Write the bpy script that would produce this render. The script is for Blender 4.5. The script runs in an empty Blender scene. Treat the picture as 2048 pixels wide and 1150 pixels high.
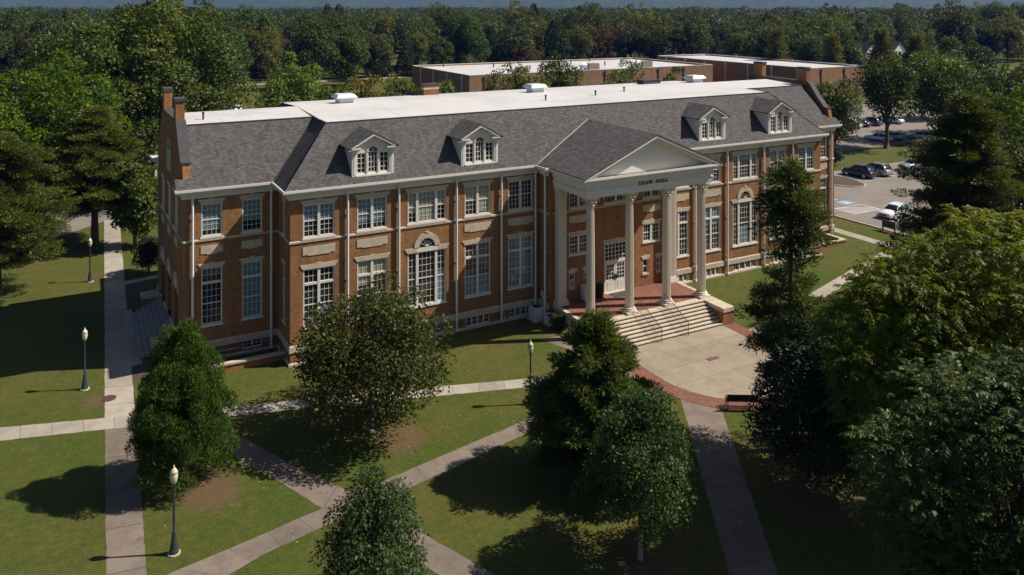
import bpy, math, random
import numpy as np
from math import sin, cos, pi, radians, sqrt
from mathutils import Vector

scene = bpy.context.scene
C = scene.collection
G = 0.12                                    # height of the lawn

# ------------------------------------------------------------------ camera, sky, sun, exposure
cam = bpy.data.cameras.new('camera')
cam_o = bpy.data.objects.new('camera', cam)
C.objects.link(cam_o)
cam_o.location = (-12.33, -53.0, 23.5)
cam_o.rotation_euler = (radians(90), 0, math.atan2(-0.4774, 0.8787))
cam.sensor_width = 36
cam.lens = 36 * 1609 / 2048
cam.shift_x = 0
cam.shift_y = -(575 - 16) / 2048
cam.clip_start = 0.5
cam.clip_end = 20000
scene.camera = cam_o

SUN_EL = radians(47)
SUN_DIR = Vector((.9205 * cos(SUN_EL), -.3907 * cos(SUN_EL), sin(SUN_EL)))
world = bpy.data.worlds.new('World')
scene.world = world
world.use_nodes = True
wn = world.node_tree
sky = wn.nodes.new('ShaderNodeTexSky')
sky.sky_type = 'NISHITA'
sky.sun_disc = False
sky.sun_elevation = SUN_EL
sky.sun_rotation = math.atan2(SUN_DIR.x, SUN_DIR.y)
sky.air_density = 1.0
sky.dust_density = 1.0
bg = wn.nodes['Background']
bg.inputs['Strength'].default_value = 0.05
wn.links.new(sky.outputs[0], bg.inputs['Color'])
sun = bpy.data.lights.new('sun', 'SUN')
sun.energy = 4.8
sun.angle = radians(0.5)
sun.color = (1.0, 0.93, 0.83)
sun_o = bpy.data.objects.new('sun', sun)
C.objects.link(sun_o)
sun_o.rotation_euler = (-SUN_DIR).to_track_quat('-Z', 'Y').to_euler()
sun_o.location = (40, -40, 80)
vs = scene.view_settings
vs.view_transform = 'Standard'
vs.look = 'None'
vs.exposure = 0.5
vs.gamma = 1.0
scene.render.engine = 'CYCLES'
cy = scene.cycles
cy.max_bounces = 6
cy.diffuse_bounces = 3
cy.glossy_bounces = 2
cy.transmission_bounces = 3
cy.transparent_max_bounces = 4
cy.volume_bounces = 1
cy.use_denoising = True

# ------------------------------------------------------------------ materials
def mat(name):
    m = bpy.data.materials.new(name)
    m.use_nodes = True
    nt = m.node_tree
    return m, nt, nt.nodes['Principled BSDF']

def nd(nt, t, **kw):
    n = nt.nodes.new(t)
    for k, v in kw.items():
        setattr(n, k, v)
    return n

def setin(n, **kw):
    for k, v in kw.items():
        n.inputs[k.replace('_', ' ')].default_value = v

def ramp(nt, fac, stops):
    r = nd(nt, 'ShaderNodeValToRGB')
    el = r.color_ramp.elements
    while len(el) < len(stops):
        el.new(0.5)
    for e, (p, c) in zip(el, stops):
        e.position = p
        e.color = (*c, 1) if len(c) == 3 else c
    nt.links.new(fac, r.inputs[0])
    return r.outputs[0]

def noise(nt, vec, scale, detail=4, rough=.55):
    n = nd(nt, 'ShaderNodeTexNoise')
    n.inputs['Scale'].default_value = scale
    n.inputs['Detail'].default_value = detail
    n.inputs['Roughness'].default_value = rough
    if vec is not None:
        nt.links.new(vec, n.inputs['Vector'])
    return n.outputs['Fac']

def mix(nt, fac, a, b, mode='MIX'):
    n = nd(nt, 'ShaderNodeMix', data_type='RGBA', blend_type=mode)
    for sock, v in ((n.inputs[0], fac), (n.inputs[6], a), (n.inputs[7], b)):
        if hasattr(v, 'links'):
            nt.links.new(v, sock)
        elif isinstance(v, (int, float)):
            sock.default_value = v
        else:
            sock.default_value = (*v, 1)
    return n.outputs[2]

def objco(nt):
    g = nd(nt, 'ShaderNodeNewGeometry')
    return g.outputs['Position']

def math_n(nt, op, a, b=None):
    n = nd(nt, 'ShaderNodeMath', operation=op)
    for i, v in enumerate((a, b)):
        if v is None:
            continue
        if hasattr(v, 'links'):
            nt.links.new(v, n.inputs[i])
        else:
            n.inputs[i].default_value = v
    return n.outputs[0]

def plain(name, col, rough=.6, var=.12, scale=3.0, spec=.3, metal=0.0, coat=0.0):
    m, nt, b = mat(name)
    P = objco(nt)
    f = noise(nt, P, scale)
    lo = tuple(c * (1 - var) for c in col)
    hi = tuple(min(1, c * (1 + var)) for c in col)
    nt.links.new(ramp(nt, f, [(.3, lo), (.7, hi)]), b.inputs['Base Color'])
    setin(b, Roughness=rough, Metallic=metal)
    b.inputs['Specular IOR Level'].default_value = spec
    b.inputs['Coat Weight'].default_value = coat
    return m

def wall_uv(nt):
    """u along the wall, v up, whichever way the wall faces"""
    g = nd(nt, 'ShaderNodeNewGeometry')
    s = nd(nt, 'ShaderNodeSeparateXYZ'); nt.links.new(g.outputs['Position'], s.inputs[0])
    n = nd(nt, 'ShaderNodeSeparateXYZ'); nt.links.new(g.outputs['True Normal'], n.inputs[0])
    ax = math_n(nt, 'ABSOLUTE', n.outputs[0]); ay = math_n(nt, 'ABSOLUTE', n.outputs[1])
    sel = math_n(nt, 'GREATER_THAN', ax, ay)
    u = nd(nt, 'ShaderNodeMix', data_type='FLOAT')
    nt.links.new(sel, u.inputs[0]); nt.links.new(s.outputs[0], u.inputs[2]); nt.links.new(s.outputs[1], u.inputs[3])
    c = nd(nt, 'ShaderNodeCombineXYZ')
    nt.links.new(u.outputs[0], c.inputs[0]); nt.links.new(s.outputs[2], c.inputs[1])
    return c.outputs[0]

def brickmat(name, c1, c2, mortar, bw, bh, ms, tone=.25, blotch=.25, rough=.85, bump=.3, flat=False):
    m, nt, b = mat(name)
    if flat:
        uv = objco(nt)
    else:
        uv = wall_uv(nt)
    t = nd(nt, 'ShaderNodeTexBrick')
    nt.links.new(uv, t.inputs['Vector'])
    setin(t, Color1=(*c1, 1), Color2=(*c2, 1), Mortar=(*mortar, 1), Scale=1.0, Bias=0.0)
    t.inputs['Mortar Size'].default_value = ms
    t.inputs['Brick Width'].default_value = bw
    t.inputs['Row Height'].default_value = bh
    P = objco(nt)
    big = noise(nt, P, .35, 5, .6)
    col = mix(nt, 1.0, t.outputs['Color'], ramp(nt, big, [(.25, (1 - blotch,) * 3), (.75, (1 + blotch * .6, 1 + blotch * .5, 1 + blotch * .45))]), 'MULTIPLY')
    mp = nd(nt, 'ShaderNodeMapping'); mp.inputs['Scale'].default_value = (1.6, 1.6, .12); nt.links.new(P, mp.inputs['Vector'])
    col = mix(nt, 1.0, col, ramp(nt, noise(nt, mp.outputs[0], 1.5, 5, .65), [(.30, (.78, .77, .76)), (.55, (1, 1, 1)), (.75, (1.1, 1.1, 1.1))]), 'MULTIPLY')
    fine = noise(nt, P, 5.0, 6, .7)
    col = mix(nt, 1.0, col, ramp(nt, fine, [(.3, (1 - tone,) * 3), (.7, (1 + tone,) * 3)]), 'MULTIPLY')
    nt.links.new(col, b.inputs['Base Color'])
    setin(b, Roughness=rough)
    b.inputs['Specular IOR Level'].default_value = .25
    bp = nd(nt, 'ShaderNodeBump')
    bp.inputs['Strength'].default_value = bump
    bp.inputs['Distance'].default_value = .02
    nt.links.new(t.outputs['Fac'], bp.inputs['Height'])
    bp.invert = True
    nt.links.new(bp.outputs[0], b.inputs['Normal'])
    return m

M = {}
M['brick'] = brickmat('red brown brick', (.335, .152, .060), (.215, .093, .037), (.275, .172, .088), .22, .075, .010)
M['brick_far'] = brickmat('tan brick', (.30, .17, .095), (.24, .13, .07), (.30, .2, .13), .4, .2, .012, .12, .12)
M['paver'] = brickmat('red brick paving', (.24, .098, .066), (.17, .070, .050), (.22, .125, .09), .21, .105, .008, .2, .25, flat=True)
M['shingle'] = brickmat('grey shingles', (.122, .113, .109), (.070, .065, .064), (.048, .045, .045), .24, .105, .010, .22, .08, .9, .5)
M['stone'] = plain('limestone', (.47, .395, .30), .8, .16, 2.2)
M['white'] = plain('white paint', (.66, .625, .57), .45, .04, 1.5)
M['cream'] = plain('cream painted column', (.60, .53, .435), .5, .05, 1.2)
def roofmat():
    m, nt, b = mat('white roof membrane')
    P = objco(nt)
    sp = nd(nt, 'ShaderNodeSeparateXYZ'); nt.links.new(P, sp.inputs[0])
    c = ramp(nt, noise(nt, P, .22, 6, .62), [(.3, (.47, .445, .42)), (.5, (.555, .53, .505)), (.7, (.58, .555, .53))])
    c = mix(nt, 1.0, c, ramp(nt, noise(nt, P, 1.4, 5, .7), [(.28, (.86, .85, .83)), (.45, (1, 1, 1)), (.8, (1.03,) * 3)]), 'MULTIPLY')
    s1 = math_n(nt, 'LESS_THAN', math_n(nt, 'FRACT', math_n(nt, 'DIVIDE', sp.outputs[0], 3.05)), .035)
    s2 = math_n(nt, 'LESS_THAN', math_n(nt, 'FRACT', math_n(nt, 'DIVIDE', sp.outputs[1], 9.7)), .012)
    c = mix(nt, math_n(nt, 'MULTIPLY', math_n(nt, 'MAXIMUM', s1, s2), .35), c, (.38, .36, .34))
    nt.links.new(c, b.inputs['Base Color']); setin(b, Roughness=.55)
    return m
M['roof_white'] = roofmat()
M['metal_dark'] = plain('dark coping metal', (.06, .06, .064), .75, .2, 2, .2)
M['metal_light'] = plain('galvanised metal', (.62, .66, .70), .35, .08, 3, .5)
M['spout'] = plain('pale grey spout paint', (.66, .695, .71), .45, .05, 2)
M['iron'] = plain('black iron', (.018, .018, .02), .45, .2, 5, .5)
M['bronze'] = plain('dark bronze letters', (.03, .03, .035), .4, .1, 5, .5)
M['lamp_green'] = plain('dark slate lamp paint', (.028, .040, .050), .4, .2, 6, .5)
M['globe'] = plain('milky lamp globe', (.56, .50, .36), .25, .08, 6, .5)
M['door_wood'] = plain('dark red brown door', (.06, .022, .014), .5, .2, 3)
M['bin_black'] = plain('black plastic', (.02, .02, .022), .45, .1, 3)
M['ac_grey'] = plain('pale grey enamel', (.55, .56, .56), .4, .06, 4)
M['bench_wood'] = plain('dark maroon slats', (.035, .018, .017), .8, .15, 4, .15)
M['bark'] = plain('grey brown bark', (.10, .075, .055), .9, .4, 9)
M['bark_pale'] = plain('pale grey bark', (.26, .225, .19), .9, .3, 9)
M['tyre'] = plain('black rubber', (.02, .02, .02), .8, .1, 5)
M['rim'] = plain('alloy rim', (.45, .46, .47), .3, .05, 5, .5, .7)
M['mark_white'] = plain('worn white road paint', (.62, .60, .57), .8, .2, 4)
M['mark_blue'] = plain('worn blue road paint', (.22, .40, .55), .8, .2, 4)
M['glass_far'] = plain('dark window glass', (.02, .024, .03), .08, .2, 3, .6)
M['lens'] = plain('clear lamp lens', (.75, .77, .78), .1, .02, 3, .6)
M['red_lens'] = plain('red lamp lens', (.35, .015, .012), .15, .05, 3, .6)
for nm, c in dict(white=(.78, .79, .80), dark=(.025, .032, .045), silver=(.36, .38, .40), grey=(.12, .13, .14), pale=(.50, .54, .58), navy=(.02, .03, .06), red=(.25, .02, .02)).items():
    M['car_' + nm] = plain('car paint ' + nm, c, .28, .03, 1, .5, 0.0 if nm in ('white', 'red') else .35, .8)

def glassmat(name, base, rough=.04):
    m, nt, b = mat(name)
    P = objco(nt)
    f = noise(nt, P, .8, 3)
    nt.links.new(ramp(nt, f, [(.35, tuple(c * .5 for c in base)), (.7, tuple(c * 1.5 for c in base))]), b.inputs['Base Color'])
    setin(b, Roughness=rough)
    b.inputs['Specular IOR Level'].default_value = .6
    bp = nd(nt, 'ShaderNodeBump')
    bp.inputs['Strength'].default_value = .05
    nt.links.new(noise(nt, P, 1.6, 2), bp.inputs['Height'])
    nt.links.new(bp.outputs[0], b.inputs['Normal'])
    return m
M['glass'] = glassmat('window pane', (.024, .030, .037))

def blindmat(name, col):
    m, nt, b = mat(name)
    s = nd(nt, 'ShaderNodeSeparateXYZ'); nt.links.new(objco(nt), s.inputs[0])
    w = math_n(nt, 'FRACT', math_n(nt, 'MULTIPLY', s.outputs[2], 1 / .11))
    c = ramp(nt, w, [(.0, tuple(x * .72 for x in col)), (.25, col), (1.0, col)])
    c = mix(nt, 1.0, c, ramp(nt, noise(nt, objco(nt), 1.1, 3), [(.3, (.8,) * 3), (.7, (1.1,) * 3)]), 'MULTIPLY')
    nt.links.new(c, b.inputs['Base Color'])
    setin(b, Roughness=.08)
    b.inputs['Specular IOR Level'].default_value = .5
    return m
M['blind'] = blindmat('blue grey blind behind glass', (.15, .225, .285))
M['blind_cream'] = blindmat('cream blind behind glass', (.30, .30, .235))

def concretemat(name, col, jx, jy=None, stain=.25):
    m, nt, b = mat(name)
    P = objco(nt)
    uv = nd(nt, 'ShaderNodeUVMap').outputs[0]
    s = nd(nt, 'ShaderNodeSeparateXYZ'); nt.links.new(uv, s.inputs[0])
    c = ramp(nt, noise(nt, P, .9, 6, .65), [(.28, tuple(x * (1 - stain) for x in col)), (.55, col), (.8, tuple(min(1, x * 1.1) for x in col))])
    c = mix(nt, 1.0, c, ramp(nt, noise(nt, P, 14, 4, .7), [(.3, (.86,) * 3), (.7, (1.08,) * 3)]), 'MULTIPLY')
    spots = noise(nt, P, 2.3, 5, .7)
    c = mix(nt, 1.0, c, ramp(nt, spots, [(.30, (.74, .72, .70)), (.42, (1, 1, 1)), (.62, (1, 1, 1)), (.74, (1.08,) * 3)]), 'MULTIPLY')
    # cell tone
    cell = nd(nt, 'ShaderNodeTexWhiteNoise', noise_dimensions='2D')
    fl = nd(nt, 'ShaderNodeVectorMath', operation='FLOOR'); nt.links.new(uv, fl.inputs[0])
    nt.links.new(fl.outputs[0], cell.inputs['Vector'])
    c = mix(nt, 1.0, c, ramp(nt, cell.outputs[0], [(0, (.85,) * 3), (1, (1.07,) * 3)]), 'MULTIPLY')
    j = math_n(nt, 'LESS_THAN', math_n(nt, 'FRACT', s.outputs[0]), jx)
    if jy:
        j = math_n(nt, 'MAXIMUM', j, math_n(nt, 'LESS_THAN', math_n(nt, 'FRACT', s.outputs[1]), jy))
    c = mix(nt, j, c, tuple(x * .42 for x in col))
    nt.links.new(c, b.inputs['Base Color'])
    setin(b, Roughness=.85)
    b.inputs['Specular IOR Level'].default_value = .25
    return m
M['walk_new'] = concretemat('pale concrete', (.36, .315, .255), .02)
M['walk_old'] = concretemat('weathered pinkish concrete', (.195, .155, .124), .016, None, .3)
M['plaza'] = concretemat('plaza concrete', (.305, .250, .184), .011, .013, .18)

def asphaltmat():
    m, nt, b = mat('worn asphalt')
    P = objco(nt)
    c = ramp(nt, noise(nt, P, .25, 6, .6), [(.3, (.165, .139, .120)), (.7, (.215, .182, .156))])
    c = mix(nt, 1.0, c, ramp(nt, noise(nt, P, 9, 4, .7), [(.3, (.85,) * 3), (.7, (1.12,) * 3)]), 'MULTIPLY')
    nt.links.new(c, b.inputs['Base Color']); setin(b, Roughness=.9)
    return m
M['asphalt'] = asphaltmat()

def grassmat():
    m, nt, b = mat('mown grass')
    P = objco(nt)
    big = noise(nt, P, .11, 4, .55)
    mid = noise(nt, P, .55, 5, .6)
    fine = noise(nt, P, 9.0, 5, .75)
    vfine = noise(nt, P, 42.0, 3, .7)
    green = ramp(nt, fine, [(.25, (.037, .054, .008)), (.75, (.080, .106, .017))])
    dry = ramp(nt, fine, [(.25, (.066, .060, .014)), (.75, (.120, .106, .028))])
    f = math_n(nt, 'ADD', math_n(nt, 'MULTIPLY', big, .65), math_n(nt, 'MULTIPLY', mid, .35))
    streak_v = nd(nt, 'ShaderNodeMapping'); streak_v.inputs['Rotation'].default_value = (0, 0, .35); streak_v.inputs['Scale'].default_value = (.35, 2.2, 1)
    nt.links.new(P, streak_v.inputs['Vector'])
    streak = noise(nt, streak_v.outputs[0], 1.3, 5, .65)
    f = math_n(nt, 'ADD', math_n(nt, 'MULTIPLY', f, .8), math_n(nt, 'MULTIPLY', streak, .2))
    c = mix(nt, ramp(nt, f, [(.43, (0,) * 3), (.61, (1,) * 3)]), green, dry)
    clump = noise(nt, P, 3.2, 6, .72)
    c = mix(nt, 1.0, c, ramp(nt, clump, [(.32, (.72, .76, .7)), (.5, (1, 1, 1)), (.68, (1.28, 1.2, 1.2))]), 'MULTIPLY')
    earth = ramp(nt, noise(nt, P, .8, 4, .6), [(.62, (0,) * 3), (.74, (.6,) * 3)])
    c = mix(nt, earth, c, (.13, .085, .042))
    wob = math_n(nt, 'ADD', math_n(nt, 'MULTIPLY', noise(nt, P, .9, 6, .65), 1.3), math_n(nt, 'MULTIPLY', noise(nt, P, 7.0, 4, .7), .5))
    mask = None
    for sx, sy, sr in ((-6.6, -11.9, 1.9), (3.2, -11.7, 1.7), (8.7, -25.9, 1.9), (18.6, -26.3, 2.6), (10.6, -20.4, 1.5), (-11.2, .9, .9), (21.0, -22.9, 1.6), (62.4, 1.9, 1.2), (17.9, -3.6, 1.2)):
        dn = nd(nt, 'ShaderNodeVectorMath', operation='DISTANCE')
        nt.links.new(P, dn.inputs[0]); dn.inputs[1].default_value = (sx, sy, G)
        d_ = math_n(nt, 'ADD', math_n(nt, 'DIVIDE', dn.outputs['Value'], sr), wob)
        mask = d_ if mask is None else math_n(nt, 'MINIMUM', mask, d_)
    soil = ramp(nt, noise(nt, P, 9, 5, .75), [(.3, (.075, .046, .024)), (.7, (.165, .108, .058))])
    mr_ = nd(nt, 'ShaderNodeMapRange'); setin(mr_, From_Min=1.95, From_Max=1.35, To_Min=0.0, To_Max=.9); nt.links.new(mask, mr_.inputs[0])
    c = mix(nt, mr_.outputs[0], c, soil)
    c = mix(nt, 1.0, c, ramp(nt, vfine, [(.25, (.5,) * 3), (.75, (1.5,) * 3)]), 'MULTIPLY')
    nt.links.new(c, b.inputs['Base Color'])
    setin(b, Roughness=.9)
    b.inputs['Specular IOR Level'].default_value = .15
    bp = nd(nt, 'ShaderNodeBump')
    bp.inputs['Strength'].default_value = .6
    bp.inputs['Distance'].default_value = .06
    nt.links.new(math_n(nt, 'ADD', fine, vfine), bp.inputs['Height'])
    nt.links.new(bp.outputs[0], b.inputs['Normal'])
    return m
M['grass'] = grassmat()

def mulchmat(name, a, c_):
    m, nt, b = mat(name)
    P = objco(nt)
    c = ramp(nt, noise(nt, P, 11, 5, .75), [(.3, a), (.7, c_)])
    nt.links.new(c, b.inputs['Base Color']); setin(b, Roughness=.95)
    bp = nd(nt, 'ShaderNodeBump'); bp.inputs['Strength'].default_value = .7; bp.inputs['Distance'].default_value = .05
    nt.links.new(noise(nt, P, 25, 4, .7), bp.inputs['Height']); nt.links.new(bp.outputs[0], b.inputs['Normal'])
    return m
M['mulch'] = mulchmat('pine straw mulch', (.10, .062, .034), (.24, .155, .085))
M['mulch_dark'] = mulchmat('dark bark mulch', (.035, .022, .018), (.10, .066, .05))

def hillmat():
    m, nt, b = mat('wooded hillside')
    P = objco(nt)
    c = ramp(nt, noise(nt, P, .03, 8, .7), [(.3, (.018, .032, .012)), (.7, (.05, .075, .022))])
    nt.links.new(c, b.inputs['Base Color']); setin(b, Roughness=1.0)
    return m
M['hill'] = hillmat()

def leafmat(name, dark, light, trans=.28, rough=.55, spec=.25, hue=.012, val=.2):
    m, nt, b = mat(name)
    a = nd(nt, 'ShaderNodeAttribute', attribute_name='tint')
    c = ramp(nt, a.outputs['Fac'], [(0.0, dark), (1.0, light)])
    oi = nd(nt, 'ShaderNodeObjectInfo')
    hsv = nd(nt, 'ShaderNodeHueSaturation')
    mr = nd(nt, 'ShaderNodeMapRange'); setin(mr, To_Min=.5 - hue, To_Max=.5 + hue); nt.links.new(oi.outputs['Random'], mr.inputs[0])
    nt.links.new(mr.outputs[0], hsv.inputs['Hue'])
    r2 = nd(nt, 'ShaderNodeTexWhiteNoise', noise_dimensions='1D'); nt.links.new(oi.outputs['Random'], r2.inputs['W'])
    mv = nd(nt, 'ShaderNodeMapRange'); setin(mv, To_Min=1 - val, To_Max=1 + val); nt.links.new(r2.outputs[0], mv.inputs[0])
    nt.links.new(mv.outputs[0], hsv.inputs['Value'])
    nt.links.new(c, hsv.inputs['Color'])
    nt.links.new(hsv.outputs[0], b.inputs['Base Color'])
    setin(b, Roughness=rough)
    b.inputs['Specular IOR Level'].default_value = spec
    tr = nd(nt, 'ShaderNodeBsdfTranslucent')
    tc = mix(nt, 1.0, hsv.outputs[0], (1.5, 1.35, .45), 'MULTIPLY')
    nt.links.new(tc, tr.inputs['Color'])
    ms = nd(nt, 'ShaderNodeMixShader'); ms.inputs[0].default_value = trans
    nt.links.new(b.outputs[0], ms.inputs[1]); nt.links.new(tr.outputs[0], ms.inputs[2])
    nt.links.new(ms.outputs[0], nt.nodes['Material Output'].inputs['Surface'])
    return m
M['leaf_leyland'] = leafmat('bright evergreen sprays', (.020, .050, .005), (.105, .165, .015), .34)
M['leaf_magnolia'] = leafmat('mixed green leaves', (.022, .036, .006), (.105, .130, .020), .26, .5, .22)
M['leaf_gloss'] = leafmat('glossy dark leaves', (.018, .036, .006), (.070, .104, .019), .27, .5, .22)
M['leaf_maple'] = leafmat('young maple leaves', (.020, .042, .010), (.064, .100, .024), .25, .5, .25)
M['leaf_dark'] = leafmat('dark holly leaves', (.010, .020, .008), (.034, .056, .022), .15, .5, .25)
M['leaf_cedar'] = leafmat('cedar sprays', (.020, .040, .006), (.080, .112, .018), .28)
M['leaf_pine'] = leafmat('dark pine needles', (.024, .040, .006), (.108, .118, .020), .28)
M['leaf_yellow'] = leafmat('yellow green fronds', (.048, .086, .004), (.200, .232, .010), .45)
M['leaf_oak'] = leafmat('oak leaves', (.032, .056, .008), (.108, .140, .019), .3)
M['leaf_olive'] = leafmat('olive yellow leaves', (.045, .060, .010), (.125, .140, .022), .3)
M['leaf_light'] = leafmat('light green leaves', (.045, .082, .010), (.120, .172, .026), .32)
M['leaf_orange'] = leafmat('orange brown leaves', (.085, .060, .012), (.165, .115, .022), .3)
M['leaf_forest'] = leafmat('forest leaves', (.034, .052, .007), (.130, .150, .020), .3, hue=.03, val=.38)
M['leaf_forest_dark'] = leafmat('dark forest needles', (.017, .036, .008), (.058, .082, .018), .22, hue=.015, val=.25)

# ------------------------------------------------------------------ mesh helpers
def tag(o, label=None, cat=None, group=None, kind=None):
    if label: o['label'] = label
    if cat: o['category'] = cat
    if group: o['group'] = group
    if kind: o['kind'] = kind
    return o

def empty(name, loc=(0, 0, 0), rz=0):
    o = bpy.data.objects.new(name, None)
    o.empty_display_size = .3
    o.location = loc
    o.rotation_euler = (0, 0, rz)
    C.objects.link(o)
    return o

def base_of(p):
    v = Vector((0, 0, 0))
    while p is not None:
        v += Vector(p.location)
        p = p.parent
    return v

class MB:
    def __init__(s):
        s.v, s.f = [], []
    def face(s, pts):
        n = len(s.v)
        s.v += [tuple(p) for p in pts]
        s.f.append(tuple(range(n, n + len(pts))))
    def box(s, x0, x1, y0, y1, z0, z1):
        n = len(s.v)
        s.v += [(x0, y0, z0), (x1, y0, z0), (x1, y1, z0), (x0, y1, z0), (x0, y0, z1), (x1, y0, z1), (x1, y1, z1), (x0, y1, z1)]
        for q in ((0, 3, 2, 1), (4, 5, 6, 7), (0, 1, 5, 4), (1, 2, 6, 5), (2, 3, 7, 6), (3, 0, 4, 7)):
            s.f.append(tuple(n + i for i in q))
        return s
    def prism(s, ptsA, ptsB):
        n = len(s.v); k = len(ptsA)
        s.v += [tuple(p) for p in ptsA] + [tuple(p) for p in ptsB]
        s.f.append(tuple(n + i for i in range(k)))
        s.f.append(tuple(n + k + i for i in reversed(range(k))))
        for i in range(k):
            j = (i + 1) % k
            s.f.append((n + i, n + k + i, n + k + j, n + j))
        return s
    def flat(s, pts, z0, z1):
        return s.prism([(p[0], p[1], z0) for p in pts], [(p[0], p[1], z1) for p in pts])
    def tube(s, pts, rad, seg=8, caps=True):
        n0 = len(s.v); pts = [Vector(p) for p in pts]
        if not hasattr(rad, '__len__'): rad = [rad] * len(pts)
        for i, p in enumerate(pts):
            d = (pts[min(i + 1, len(pts) - 1)] - pts[max(i - 1, 0)]).normalized()
            a = Vector((0, 0, 1)) if abs(d.z) < .9 else Vector((1, 0, 0))
            u = d.cross(a).normalized(); w = d.cross(u)
            for k in range(seg):
                t = 2 * pi * k / seg
                s.v.append(tuple(p + (u * cos(t) + w * sin(t)) * rad[i]))
        for i in range(len(pts) - 1):
            for k in range(seg):
                a = n0 + i * seg + k; b = n0 + i * seg + (k + 1) % seg
                s.f.append((a, b, b + seg, a + seg))
        if caps:
            s.f.append(tuple(n0 + k for k in range(seg)))
            s.f.append(tuple(n0 + (len(pts) - 1) * seg + k for k in reversed(range(seg))))
        return s
    def lathe(s, prof, c, seg=16, flute=0):
        """prof: list of (r, z)"""
        n0 = len(s.v)
        for r, z in prof:
            for k in range(seg):
                t = 2 * pi * k / seg
                rr = r * (1 - flute * (k % 2))
                s.v.append((c[0] + rr * cos(t), c[1] + rr * sin(t), c[2] + z))
        for i in range(len(prof) - 1):
            for k in range(seg):
                a = n0 + i * seg + k; b = n0 + i * seg + (k + 1) % seg
                s.f.append((a, b, b + seg, a + seg))
        s.f.append(tuple(n0 + k for k in reversed(range(seg))))
        s.f.append(tuple(n0 + (len(prof) - 1) * seg + k for k in range(seg)))
        return s
    def sweep(s, path, prof, caps=True):
        """prof: closed list of (n, z); n is to the right of the path"""
        n0 = len(s.v); k = len(prof); P = [Vector(p) for p in path]
        for i, p in enumerate(P):
            d0 = (P[i] - P[i - 1]).normalized() if i else None
            d1 = (P[i + 1] - P[i]).normalized() if i < len(P) - 1 else None
            d0 = d0 or d1; d1 = d1 or d0
            na, nb = Vector((d0.y, -d0.x)), Vector((d1.y, -d1.x))
            m = (na + nb); m = m / max(.2, m.dot(na))
            for n, z in prof:
                s.v.append((p.x + m.x * n, p.y + m.y * n, z))
        for i in range(len(P) - 1):
            for j in range(k):
                a = n0 + i * k + j; b = n0 + i * k + (j + 1) % k
                s.f.append((a, b, b + k, a + k))
        if caps:
            s.f.append(tuple(n0 + j for j in range(k)))
            s.f.append(tuple(n0 + (len(P) - 1) * k + j for j in reversed(range(k))))
        return s
    def build(s, name, m, parent=None, smooth=False, recalc=True):
        me = bpy.data.meshes.new(name)
        b = base_of(parent)
        me.from_pydata([(x - b.x, y - b.y, z - b.z) for x, y, z in s.v], [], s.f)
        me.materials.append(M[m] if isinstance(m, str) else m)
        if recalc:
            import bmesh
            bm = bmesh.new(); bm.from_mesh(me)
            bmesh.ops.recalc_face_normals(bm, faces=bm.faces)
            bm.to_mesh(me); bm.free()
        if smooth:
            for p in me.polygons: p.use_smooth = True
        o = bpy.data.objects.new(name, me)
        C.objects.link(o)
        o.parent = parent
        return o

class Fr:
    """local frame on a wall: u to the right along the wall, n outwards, z up"""
    def __init__(s, o, U):
        s.o, s.U, s.N = o, U, (U[1], -U[0])
    def p(s, u, n, z):
        return (s.o[0] + s.U[0] * u + s.N[0] * n, s.o[1] + s.U[1] * u + s.N[1] * n, z)
    def box(s, mb, u0, u1, n0, n1, z0, z1):
        A = [s.p(u0, n0, z0), s.p(u1, n0, z0), s.p(u1, n1, z0), s.p(u0, n1, z0)]
        mb.prism(A, [(x, y, z1) for x, y, z in A])
    def poly(s, mb, pts, n0, n1):
        mb.prism([s.p(u, n0, z) for u, z in pts], [s.p(u, n1, z) for u, z in pts])

def wall(mb, fr, u0, u1, z0, z1, holes, depth=.16):
    us = sorted({u0, u1, *[h[0] for h in holes], *[h[1] for h in holes]})
    zs = sorted({z0, z1, *[h[2] for h in holes], *[h[3] for h in holes]})
    for a, b in zip(us, us[1:]):
        for c, d in zip(zs, zs[1:]):
            um, zm = (a + b) / 2, (c + d) / 2
            if any(h[0] < um < h[1] and h[2] < zm < h[3] for h in holes):
                continue
            mb.face([fr.p(a, 0, c), fr.p(b, 0, c), fr.p(b, 0, d), fr.p(a, 0, d)])
    for a, b, c, d in holes:
        e = -depth
        mb.face([fr.p(a, 0, c), fr.p(a, 0, d), fr.p(a, e, d), fr.p(a, e, c)])
        mb.face([fr.p(b, 0, c), fr.p(b, e, c), fr.p(b, e, d), fr.p(b, 0, d)])
        mb.face([fr.p(a, 0, c), fr.p(a, e, c), fr.p(b, e, c), fr.p(b, 0, c)])
        mb.face([fr.p(a, 0, d), fr.p(b, 0, d), fr.p(b, e, d), fr.p(a, e, d)])

def stepped(z, pts):
    return pts

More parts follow.
